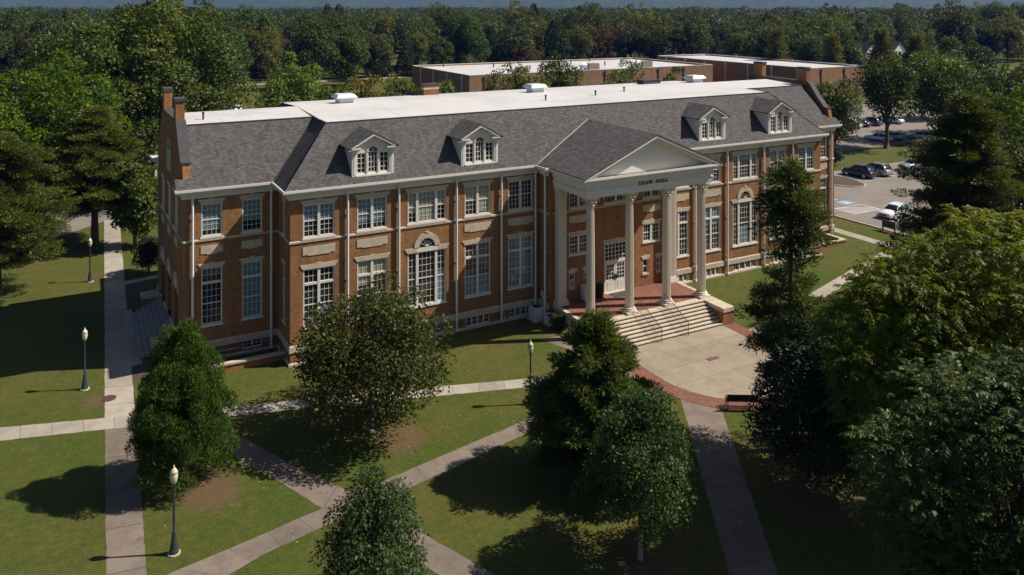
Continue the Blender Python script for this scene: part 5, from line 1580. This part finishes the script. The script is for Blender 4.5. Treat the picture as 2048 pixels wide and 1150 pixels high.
def tiered(name, label, x, y, h, m, seed, levels, per=240, size=.3, aspect=.16, group=None, base=G, bark='bark', trunk_r=.3, tilt=.1, tuft=.55, cat='tree', tint=.5, flat=.45, lean=(0, 0)):
    """open evergreen: limbs in tiers, each carrying flattened tufts. levels: (height, radius, branches)"""
    rng = np.random.default_rng(seed)
    root = empty(name, (x, y, base)); tag(root, label, cat, group)
    lv = Leaves(); tb = MB()
    ax = lambda z: np.array([x + lean[0] * z / h, y + lean[1] * z / h, base + z])
    tb.tube([tuple(ax(-.1)), tuple(ax(h * .3)), tuple(ax(h * .65)), tuple(ax(h * .97))], [trunk_r * 1.2, trunk_r * .8, trunk_r * .5, .03], 9)
    for z, rad, nb in levels:
        a0 = rng.uniform(0, 6.28)
        for b in range(nb):
            a = a0 + 2 * pi * b / nb + rng.normal(scale=.3)
            L = rad * rng.uniform(.6, 1.12)
            rise = tilt * L + rng.normal(scale=.08) * L
            zz = z + rng.normal(scale=.18)
            st = ax(zz); d = np.array([cos(a), sin(a), 0])
            end = st + d * L + np.array([0, 0, rise])
            mid = (st + end) / 2 + np.array([0, 0, .04 * L]) + rng.normal(scale=.05 * L, size=3)
            tb.tube([st, mid, end], [max(.025, trunk_r * .22 * (1 - z / h * .6)), .03, .012], 5, False)
            nt = max(2, int(round(L / (tuft * .62))))
            tv = tint + rng.normal(scale=.15)
            for k in range(nt):
                f = .28 + .76 * (k + rng.uniform(.1, .9)) / nt
                q_ = st + (mid - st) * min(1, f * 2) if f < .5 else mid + (end - mid) * (f - .5) * 2
                q_ = q_ + rng.normal(scale=.16, size=3) * np.array([1, 1, .5]) * L * .5
                tr_ = tuft * rng.uniform(.7, 1.3)
                n = int(per * (tr_ / tuft) ** 2)
                dd = rand_dirs(rng, n)
                P = q_ + dd * np.array([1, 1, flat]) * (tr_ * rng.uniform(.2, 1, n) ** .5)[:, None]
                T = unit(dd * np.array([1, 1, .5]) + d * .5 + np.array([0, 0, .35]) + rng.normal(scale=.35, size=(n, 3)))
                N = unit(np.array([0, 0, .8]) + dd * .5 + rng.normal(scale=.5, size=(n, 3)))
                s = size * rng.uniform(.6, 1.4, n)
                lv.add(P, T, N, s, s * aspect, tv + rng.normal(scale=.17, size=n))
    lv.build('crown', m, root)
    tb.build('trunk', bark, root, smooth=True, recalc=False)
    return root

def frond_tree(name, label, x, y, h, m, seed, lobes, fronds=26, flen=.75, leaf=.16, leaflets=9, group=None, base=G, bark='bark', trunk_r=.3, arch=.9, aspect=.36, tint=.5, cat='tree'):
    """lobes: (dx, dy, z, radius); every lobe carries arching compound leaves"""
    rng = np.random.default_rng(seed)
    root = empty(name, (x, y, base)); tag(root, label, cat, group)
    lv = Leaves(); limbs = []
    for dx, dy, z, r in lobes:
        c = np.array([x + dx, y + dy, base + z])
        limbs.append((c, min(.9, max(.25, z / h * .6))))
        n = int(fronds * (r / 1.0) ** 2)
        d = rand_dirs(rng, n); d[:, 2] = np.where(d[:, 2] < -.3, -d[:, 2], d[:, 2])
        rad = r * rng.uniform(.5, 1.0, n)
        st = c + d * rad[:, None] * np.array([1, 1, .8])
        out = unit(d * np.array([1, 1, .35]) + np.array([0, 0, .35]) + rng.normal(scale=.35, size=(n, 3)))
        Lf = flen * rng.uniform(.65, 1.25, n)
        lt_ = tint + rng.normal(scale=.12) + rng.normal(scale=.14, size=n)
        for k in range(leaflets):
            f = (k + .6) / leaflets
            p = st + out * (Lf * f)[:, None] + np.array([0, 0, -1]) * (arch * Lf * f * f * .6)[:, None]
            tang = unit(out + np.array([0, 0, -1.2 * arch * f]))
            side = unit(np.cross(tang, np.array([0, 0, 1.0]) + rng.normal(scale=.15, size=(n, 3))))
            for sgn in (-1, 1):
                T = unit(side * sgn + tang * .55 + np.array([0, 0, -.35]) + rng.normal(scale=.15, size=(n, 3)))
                N = unit(np.cross(T, tang) * sgn + rng.normal(scale=.25, size=(n, 3)))
                s = leaf * rng.uniform(.75, 1.2, n) * (1.1 - .5 * abs(f - .45))
                lv.add(p, T, N, s, s * aspect, lt_ + rng.normal(scale=.08, size=n))
    lv.build('crown', m, root)
    pts = [(x, y, base - .1), (x, y, base + h * .2), (x + rng.normal(scale=.2), y + rng.normal(scale=.2), base + h * .45), (x + rng.normal(scale=.3), y, base + h * .75)]
    trunk_mesh(x, y, base, pts, trunk_r, limbs, rng).build('trunk', bark, root, smooth=True, recalc=False)
    return root

# --- trees on the front lawn
broad_tree('evergreen_tree', 'dense bright green rounded conifer in left foreground between the walks', -7.6, -10.5, 7.95, 2.95, .05, 'leaf_leyland', 11, clumps=210, per=640, size=.17, aspect=.22, irregular=.09, cr=.175, trunk_r=.16, shape=.44, droop=-1.3, squash=1.2, tint=.5, up=.1, full=.45)
broad_tree('magnolia_tree', 'loose magnolia with pale bare twigs before the left half of the hall', 2.1, -10.2, 7.7, 5.2, .5, 'leaf_magnolia', 21, twig=.22, clumps=150, per=235, size=.20, bark='bark_pale', irregular=.28, cr=.19, trunk_r=.17, aspect=.5, shape=.8, tint=.45)
broad_tree('young_tree', 'slender young tree with pale leaves at the bottom edge, near the path crossing', -2.2, -23.5, 5.85, 3.1, .3, 'leaf_maple', 31, clumps=110, per=210, size=.15, irregular=.2, cr=.19, trunk_r=.08, shape=.30, aspect=.42, droop=.8, tint=.55)
tiered('cedar_tree', 'pointed dark green cedar beside the lamp post left of the plaza', 10.6, -19.7, 8.1, 'leaf_cedar', 41,
       [(.5 + i * .36, max(.25, 3.75 * (1 - (i / 21)) ** .72 * (1.0 if i % 3 else .86)), 8 if i < 14 else 6) for i in range(21)], per=120, size=.25, aspect=.19, trunk_r=.16, tilt=.32, tuft=.38, flat=.6, tint=.8)
broad_tree('maple_tree', 'round young maple on a bare trunk at the bottom, right of the cedar', 8.75, -25.6, 7.15, 3.2, 1.3, 'leaf_maple', 51, clumps=120, per=330, size=.13, irregular=.22, cr=.21, trunk_r=.11, bark='bark_pale', shape=.42, full=.75, droop=-.5, aspect=.55)
lv6 = [(15.0, .35, 3), (14.6, .8, 5), (14.1, 1.3, 5), (13.6, 1.55, 6), (13.1, 1.75, 6), (12.6, 1.9, 6), (12.1, 1.8, 5), (11.5, 1.7, 5), (10.9, 1.4, 4), (10.3, 1.3, 3), (9.6, 1.0, 2), (8.9, 1.2, 3), (8.4, 2.0, 4), (7.9, 2.5, 4), (7.4, 2.6, 5), (6.8, 2.4, 4), (6.2, 2.7, 4), (5.6, 2.5, 4), (5.0, 2.5, 4), (4.4, 2.2, 3), (3.8, 1.8, 3), (3.2, 1.4, 2)]
tiered('tall_cedar', 'tall ragged cedar with visible trunk standing before the right half of the hall', 21.0, -22.6, 15.3, 'leaf_cedar', 61, lv6, per=84, size=.24, aspect=.24, trunk_r=.22, tilt=.08, tuft=.48, flat=.5, tint=.65)
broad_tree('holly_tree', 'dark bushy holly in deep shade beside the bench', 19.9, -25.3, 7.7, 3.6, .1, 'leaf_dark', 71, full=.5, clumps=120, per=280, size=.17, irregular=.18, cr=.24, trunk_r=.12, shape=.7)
def lobes(rng_seed, n, r, z0, z1, lr, cx=0, cy_=0):
    g = np.random.default_rng(rng_seed); out = []
    for i in range(n):
        t = (i + .5) / n; zz = 1 - 2 * t; a = i * 2.39996
        rad = sqrt(1 - zz * zz) * g.uniform(.6, 1.08)
        out.append((cx + r * rad * cos(a), cy_ + r * rad * sin(a), (z0 + z1) / 2 + zz * (z1 - z0) / 2 * g.uniform(.75, 1.05), lr * g.uniform(.75, 1.25)))
    return out
frond_tree('locust_tree', 'yellow green feathery tree with drooping fronds right of the holly', 19.4, -30.6, 13.6, 'leaf_yellow', 81, lobes(1, 44, 3.0, 3.0, 12.6, 1.1) + lobes(11, 14, 1.6, 3.0, 11, 1.1), fronds=42, flen=.85, leaf=.22, trunk_r=.24)
frond_tree('locust_tree', 'brighter yellow green feathery tree at the right edge, farther up the slope', 23.3, -32.0, 15.0, 'leaf_yellow', 83, lobes(2, 54, 3.8, 3.5, 14.2, 1.15) + lobes(12, 16, 2.0, 3.5, 12, 1.2), fronds=40, flen=.9, leaf=.23, trunk_r=.28, tint=.6)
broad_tree('dark_tree', 'dark rounded tree added to shade the lawn, in the gap between the yellow green trees and the big conifer', 30.3, -27.3, 11.2, 4.3, 1.0, 'leaf_oak', 86, clumps=80, per=260, size=.22, irregular=.2, cr=.23, tint=.25)  # added as a shadow caster for the lawn by the holly; also fills the gap
frond_tree('pecan_tree', 'glossy dark leaved tree filling the bottom right corner', 12.5, -39.7, 14.0, 'leaf_gloss', 85, lobes(3, 84, 4.2, 4.0, 12.9, 1.05) + lobes(13, 34, 2.6, 5.0, 12.0, 1.15), fronds=48, flen=.62, leaf=.17, leaflets=8, trunk_r=.32, aspect=.42, tint=.55)
# --- tall dark pines
def pine_levels(h, z0, rmax, n, nb, power=.7, seed=0):
    g = np.random.default_rng(seed)
    return [(z0 + (h - z0 - .3) * i / (n - 1), max(.4, rmax * (1 - i / n) ** power * g.uniform(.75, 1.1) * min(1, .55 + i / n * 2)), nb) for i in range(n)]
tiered('pine_tree', 'big dark spreading conifer right of the parking lot edge', 46.6, -16.2, 16.8, 'leaf_pine', 91, pine_levels(16.8, 2.6, 6.3, 20, 6, .6, 1), per=180, size=.25, aspect=.32, trunk_r=.36, tilt=.04, tuft=.8, flat=.30, tint=.6)
tiered('pine_tree', 'dark pine with tall bare trunk beside the walk behind the left lamps', -10.6, 36.8, 13.2, 'leaf_pine', 92, pine_levels(13.2, 3.6, 6.0, 15, 6, .55, 2), per=210, size=.25, aspect=.34, trunk_r=.34, tilt=-.02, tuft=.85, flat=.26, tint=.85)
tiered('pine_tree', 'large dark pine at the left edge standing on sunlit lawn', -18.0, 24.6, 13.0, 'leaf_pine', 93, pine_levels(13.0, 2.6, 7.2, 16, 6, .5, 3), per=210, size=.25, aspect=.34, trunk_r=.40, tilt=-.02, tuft=.9, flat=.26, tint=.8)
# --- broadleaf trees round the hall
broad_tree('oak_tree', 'huge dark oak with broad crown behind the left gable', -4.1, 57.5, 25.2, 12.4, 3.2, 'leaf_oak', 101, clumps=150, per=400, size=.42, irregular=.16, cr=.165, trunk_r=.75)
broad_tree('yellowing_tree', 'yellowing broad tree at the left edge before the big oak', -14.6, 43.5, 18.6, 7.4, 3.0, 'leaf_yellow', 102, clumps=90, per=300, size=.34, irregular=.2, cr=.2, tint=.15)
broad_tree('dark_tree', 'dark tree at the far left edge below the distant roof', -26, 56, 16.5, 7.2, 2.5, 'leaf_oak', 103, clumps=70, per=170, size=.55, irregular=.2, cr=.26)
broad_tree('dark_tree', 'shaded low tree just left of the left gable', -7.2, 33.5, 8.0, 2.6, .8, 'leaf_oak', 104, clumps=40, per=170, size=.4, irregular=.2, cr=.3)
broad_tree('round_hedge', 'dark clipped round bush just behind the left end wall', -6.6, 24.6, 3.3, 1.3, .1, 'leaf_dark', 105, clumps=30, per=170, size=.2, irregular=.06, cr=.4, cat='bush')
broad_tree('willow_tree', 'fresh green willow like tree over the left part of the white roof', 14.1, 57.8, 17.2, 5.9, 1.5, 'leaf_light', 111, clumps=90, per=240, size=.34, irregular=.18, cr=.22, shape=.6, droop=.9, tint=.85)
broad_tree('green_tree', 'rounded green tree right beside the willow over the white roof', 19.2, 56.0, 13.6, 4.3, 1.0, 'leaf_oak', 112, clumps=50, per=150, size=.42, irregular=.2, cr=.3, tint=.6)
broad_tree('orange_tree', 'orange brown turning tree behind the white roof', 21.2, 50.5, 15.4, 3.9, 1.0, 'leaf_orange', 113, clumps=54, per=150, size=.36, irregular=.22, cr=.28)
broad_tree('yellow_tree', 'small yellow green tree left of the mid roof chimney', 24.0, 43.7, 14.9, 3.0, 1.0, 'leaf_olive', 114, clumps=44, per=150, size=.33, irregular=.18, cr=.3, tint=.6)
broad_tree('light_tree', 'light green tree right behind the mid roof chimney', 26.9, 36.5, 15.7, 3.2, 1.0, 'leaf_light', 115, tint=.85, clumps=50, per=150, size=.33, irregular=.2, cr=.28)
broad_tree('green_tree', 'wide green tree before the low tan building, left of the round dark one', 42.4, 46.0, 16.2, 5.2, 1.0, 'leaf_oak', 116, clumps=64, per=150, size=.4, irregular=.22, cr=.27, tint=.75)
broad_tree('dark_round_tree', 'compact dark round tree before the low tan building', 51.5, 49.5, 17.5, 3.7, 1.0, 'leaf_oak', 117, clumps=60, per=170, size=.34, irregular=.1, cr=.3, tint=.25)
broad_tree('green_tree', 'loose green tree before the low tan building, right of the round dark one', 57.0, 41.5, 16.0, 4.4, 1.0, 'leaf_light', 118, clumps=54, per=130, size=.38, irregular=.28, cr=.27, tint=.3)
broad_tree('green_tree', 'small green tree between the roof hatch and the tan wall', 65.6, 40.5, 14.6, 2.4, 1.0, 'leaf_oak', 119, clumps=36, per=130, size=.33, irregular=.2, cr=.3, tint=.5)
# right side
broad_tree('green_tree', 'low branched green tree just right of the far gable', 92.0, 33.5, 12.4, 4.4, 1.5, 'leaf_oak', 121, clumps=60, per=150, size=.4, irregular=.2, cr=.27)
broad_tree('green_tree', 'taller green tree on a dark trunk between the two lots', 106.5, 35.0, 15.2, 5.2, 4.6, 'leaf_oak', 122, clumps=60, per=150, size=.45, irregular=.18, cr=.27, trunk_r=.42, tint=.45)
broad_tree('green_tree', 'broad lit tree right of the trunk, before the round dark tree', 122.0, 36.0, 15.6, 7.0, 2.0, 'leaf_oak', 123, clumps=80, per=160, size=.5, irregular=.2, cr=.24, tint=.7)
broad_tree('dark_round_tree', 'dark round tree beside the green field at right', 196, 78, 13.8, 7.2, 1.0, 'leaf_oak', 124, clumps=60, per=150, size=.65, irregular=.1, cr=.28, tint=.2)
tiered('pine_tree', 'feathery olive conifer behind the parking lot at right', 112.5, 6.0, 13.4, 'leaf_pine', 125, pine_levels(13.4, 1.0, 6.6, 18, 7, .6, 4), per=110, size=.42, aspect=.24, trunk_r=.3, tilt=.1, tuft=1.1, flat=.5, tint=.8)
tiered('pine_tree', 'feathery conifer at right, beyond the olive one', 124, 14.0, 14.5, 'leaf_pine', 126, pine_levels(14.5, 1.0, 6.6, 18, 7, .6, 5), per=110, size=.42, aspect=.24, trunk_r=.3, tilt=.1, tuft=1.1, flat=.5, tint=.7)
broad_tree('yellow_tree', 'yellow green tree at the right edge beyond the parking lot', 77.5, -5.0, 16.5, 4.8, 1.5, 'leaf_yellow', 127, clumps=80, per=200, size=.34, irregular=.22, cr=.22, tint=.15)
broad_tree('green_tree', 'dark green tree at the right edge behind the big conifer', 62.5, -13.0, 14.0, 5.0, 1.0, 'leaf_oak', 128, clumps=70, per=150, size=.4, irregular=.22, cr=.26, tint=.3)
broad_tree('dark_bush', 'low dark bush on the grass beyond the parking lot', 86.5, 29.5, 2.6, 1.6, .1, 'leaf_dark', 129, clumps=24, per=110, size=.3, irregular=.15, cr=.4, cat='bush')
broad_tree('porch_bush', 'small green bush against the porch wall beside the low air conditioner', 18.55, -3.1, 1.15, .55, .05, 'leaf_oak', 130, clumps=16, per=90, size=.12, irregular=.25, cr=.4, cat='bush', trunk_r=.02)
broad_tree('dark_round_tree', 'olive rounded tree standing alone before the wood behind the hall', 72.9, 196, 15.4, 6.2, .8, 'leaf_olive', 131, clumps=60, per=150, size=.55, irregular=.08, cr=.28, tint=.15, shape=.9)
broad_tree('dark_tree', 'dark dense tree before the wood, left of the olive rounded one', 47.5, 178, 20.8, 7.6, 1.0, 'leaf_oak', 132, clumps=70, per=150, size=.65, irregular=.14, cr=.26, tint=.1)
broad_tree('dark_tree', 'tall mixed tree before the wood touching the olive rounded one', 59.5, 182, 17.4, 6.6, 1.0, 'leaf_oak', 133, clumps=64, per=150, size=.6, irregular=.18, cr=.26, tint=.45)
for i, (x, y, hh, c) in enumerate(((224.7, 136.9, 9.5, 'left'), (238.3, 133.2, 8.2, 'middle'), (247, 127, 8.6, 'right'))):
    broad_tree('low_tree', 'low bushy tree in front of the white houses, ' + ('left one' if i == 0 else 'middle one' if i == 1 else 'right one'), x, y, hh + .8, 5.2, .1, 'leaf_oak', 140 + i, clumps=36, per=80, size=.75, irregular=.2, cr=.34, tint=.55)
for i, (x, y, hh, rr, mm, lab) in enumerate(((105.6, 17.0, 12.0, 4.6, 'leaf_light', 'fresh green tree between the parked cars and the big dark conifer'), (120.4, 22.8, 14.5, 5.5, 'leaf_oak', 'rounded green tree at the right edge beyond the conifers'), (132.7, 38.9, 15.0, 6.0, 'leaf_oak', 'lit green tree behind the feathery conifers'), (148.5, 34, 14.0, 6.0, 'leaf_olive', 'olive tree at the right edge below the green field'), (163.2, 45.1, 9.5, 5.5, 'leaf_oak', 'dull green tree just below the green field'), (148.3, 53.2, 15.0, 6.5, 'leaf_light', 'pale green tree right of the tan block end'))):
    broad_tree('green_tree', lab, x, y, hh, rr, .8, mm, 150 + i, clumps=60, per=130, size=.5, irregular=.2, cr=.27, tint=.45)
# --- the wood: prototypes, then copies
def copy_tree(root, loc, rz, s, sz, label, group):
    r = root.copy(); C.objects.link(r)
    r.location = loc; r.rotation_euler = (0, 0, rz); r.scale = (s, s, sz)
    r['label'] = label; r['group'] = group
    for ch in root.children:
        c = ch.copy(); C.objects.link(c); c.parent = r
    return r
LB = dict(round='rounded green tree of the wood behind the hall', dark='dark pointed conifer of the wood behind the hall', light='lighter olive tree of the wood behind the hall')
GR = {k: v.replace(' tree of', ' trees of').replace(' conifer of', ' conifers of') for k, v in LB.items()}
protos = []
for k in range(5):
    protos.append(('round', broad_tree('woodland_tree', LB['round'], 0, 0, 20, 8.0, 0.0, ('leaf_forest', 'leaf_forest', 'leaf_oak', 'leaf_light', 'leaf_forest')[k], 200 + k, clumps=70, per=150, size=.6, irregular=(.2, .28, .16, .24, .32)[k], cr=(.25, .2, .28, .22, .2)[k], full=.4, group=GR['round'], trunk_r=.3, shape=(1, .8, 1, .7, 1)[k], tint=(.5, .4, .35, .2, .6)[k])))
for k in range(2):
    protos.append(('light', broad_tree('woodland_tree', LB['light'], 0, 0, 17, 7.2, 0.0, ('leaf_olive', 'leaf_orange')[k], 210 + k, clumps=66, per=150, size=.55, irregular=.24, cr=.23, full=.4, group=GR['light'], trunk_r=.3, tint=(.3, .1)[k])))
for k in range(2):
    protos.append(('dark', evergreen('woodland_conifer', LB['dark'], 0, 0, 19, 4.8, 0.0, 'leaf_forest_dark', 220 + k, n=5200, size=.8, aspect=.4, lump=.34, knots=60, group=GR['dark'], upward=.3)))
CAMX, CAMY = -12.33, -53.0
fx, fy = .4774, .8787                       # view direction on the ground
rx, ry = .8787, -.4774
rngf = np.random.default_rng(77)
used = set(); placed = []; nwood = 0
def edge_depth(u):
    """distance from the camera to the front edge of the wood at picture fraction u (0 left, 1 right)"""
    return np.interp(u, [-.1, .05, .2, .27, .4, .5, .6, .7, .78, .85, .93, 1.1], [215, 215, 235, 262, 268, 285, 300, 300, 255, 300, 330, 330])
tries = 0
while nwood < 285 and tries < 9000:
    tries += 1
    u = rngf.uniform(-.06, 1.06); dep = edge_depth(u) * (1 + .85 * rngf.uniform() ** 1.6)
    X = (u - .5) * 2048 / 1609 * dep
    x = CAMX + rx * X + fx * dep; y = CAMY + ry * X + fy * dep
    if any((x - a) ** 2 + (y - b) ** 2 < (8.2 if dep < 330 else 9.5) ** 2 for a, b in placed): continue
    if abs(x - 256) < 16 and 138 < y < 166: continue
    placed.append((x, y))
    w = rngf.uniform()
    kind = 'dark' if w < (.34 if .6 < u < .8 else .16) else ('light' if w > .86 else 'round')
    opts = [p for k, p in protos if k == kind]; p = opts[rngf.integers(len(opts))]
    s = rngf.uniform(.68, 1.2); sz = s * rngf.uniform(.85, 1.15)
    loc = (x, y, ground_height(math.hypot(x, y)) - .2)
    rz = rngf.uniform(0, 6.28)
    if p.name not in used:
        used.add(p.name); p.location = loc; p.rotation_euler = (0, 0, rz); p.scale = (s, s, sz)
    else:
        copy_tree(p, loc, rz, s, sz, LB[kind], GR[kind])
    nwood += 1
# a row of young pines beside the tan block
for i, (x, y, hh) in enumerate(((140, 100, 15.2), (149, 88, 14.0), (156, 82, 15.5), (160, 74, 14.2), (166, 78, 13.5))):
    tiered('young_pine', ['pale young pine left of the tan block corner', 'pale young pine over the left end of the tan block', 'pale young pine over the middle of the tan block', 'pale young pine over the right end of the tan block', 'pale young pine before the white houses'][i], *[(180, 128), (186, 112), (192, 100), (196, 92), (200, 84)][i], hh + 1, 'leaf_pine', 300 + i,
           pine_levels(hh + 1, 1.5, 4.6, 12, 6, .7, 30 + i), per=34, size=.8, aspect=.3, trunk_r=.22, tilt=.2, tuft=1.3, flat=.7, tint=1.0, group='young pines by the tan block')
# everything beyond reads as one mass of tree tops
rngm = np.random.default_rng(99)
lv = Leaves()
nt = 2300
u = rngm.uniform(-.1, 1.1, nt); base_d = np.array([edge_depth(v) for v in u])
dep = base_d * 1.45 + (2500 - 390) * rngm.uniform(size=nt) ** 2.1
X = (u - .5) * 2048 / 1609 * dep
tx = CAMX + rx * X + fx * dep; ty = CAMY + ry * X + fy * dep
for i in range(nt):
    n = int(np.clip(380 * 420 / dep[i], 60, 380))
    h = rngm.uniform(14, 22); r = rngm.uniform(5.5, 9.5) * (1 + dep[i] / 2500)
    z0 = ground_height(math.hypot(tx[i], ty[i]))
    d = rand_dirs(rngm, n); d[:, 2] = np.abs(d[:, 2]) * 1.0 - .25
    lump = 1 + .22 * np.sin(d[:, 0] * 7 + i) * np.sin(d[:, 1] * 6 + i * 1.7)
    hh_ = h * rngm.uniform(.8, 1.1); c = np.array([tx[i], ty[i], z0 + hh_ * .55])
    P = c + d * np.array([r, r, h * .45]) * lump[:, None] * rngm.uniform(.8, 1.05, (n, 1))
    N = unit(d + rngm.normal(scale=.4, size=(n, 3)) + np.array([0, 0, .2])); T = rand_dirs(rngm, n)
    s = (1.0 * (dep[i] / 420) ** .6) * rngm.uniform(.7, 1.3, n)
    lv.add(P, T, N, s, s * .75, rngm.normal(scale=.28) * .6 + .42 + rngm.normal(scale=.16, size=n))
tag(lv.build('forest', 'leaf_forest', None), 'dark green wood stretching away behind the hall to the blue hills', 'forest', kind='stuff')

# ------------------------------------------------------------------ the air
hz = MB(); hz.box(-3500, 7600, -200, 7600, -3, 330)
ho = hz.build('haze', 'hill')
hmat = bpy.data.materials.new('thin blue air'); hmat.use_nodes = True
hn = hmat.node_tree
for n_ in list(hn.nodes):
    if n_.type == 'BSDF_PRINCIPLED': hn.nodes.remove(n_)
pv_ = hn.nodes.new('ShaderNodeVolumePrincipled')
pv_.inputs['Color'].default_value = (.03, .17, 1.0, 1)
pv_.inputs['Density'].default_value = .00006
pv_.inputs['Anisotropy'].default_value = .0
hn.links.new(pv_.outputs[0], hn.nodes['Material Output'].inputs['Volume'])
ho.data.materials.clear(); ho.data.materials.append(hmat)
tag(ho, kind='stuff')
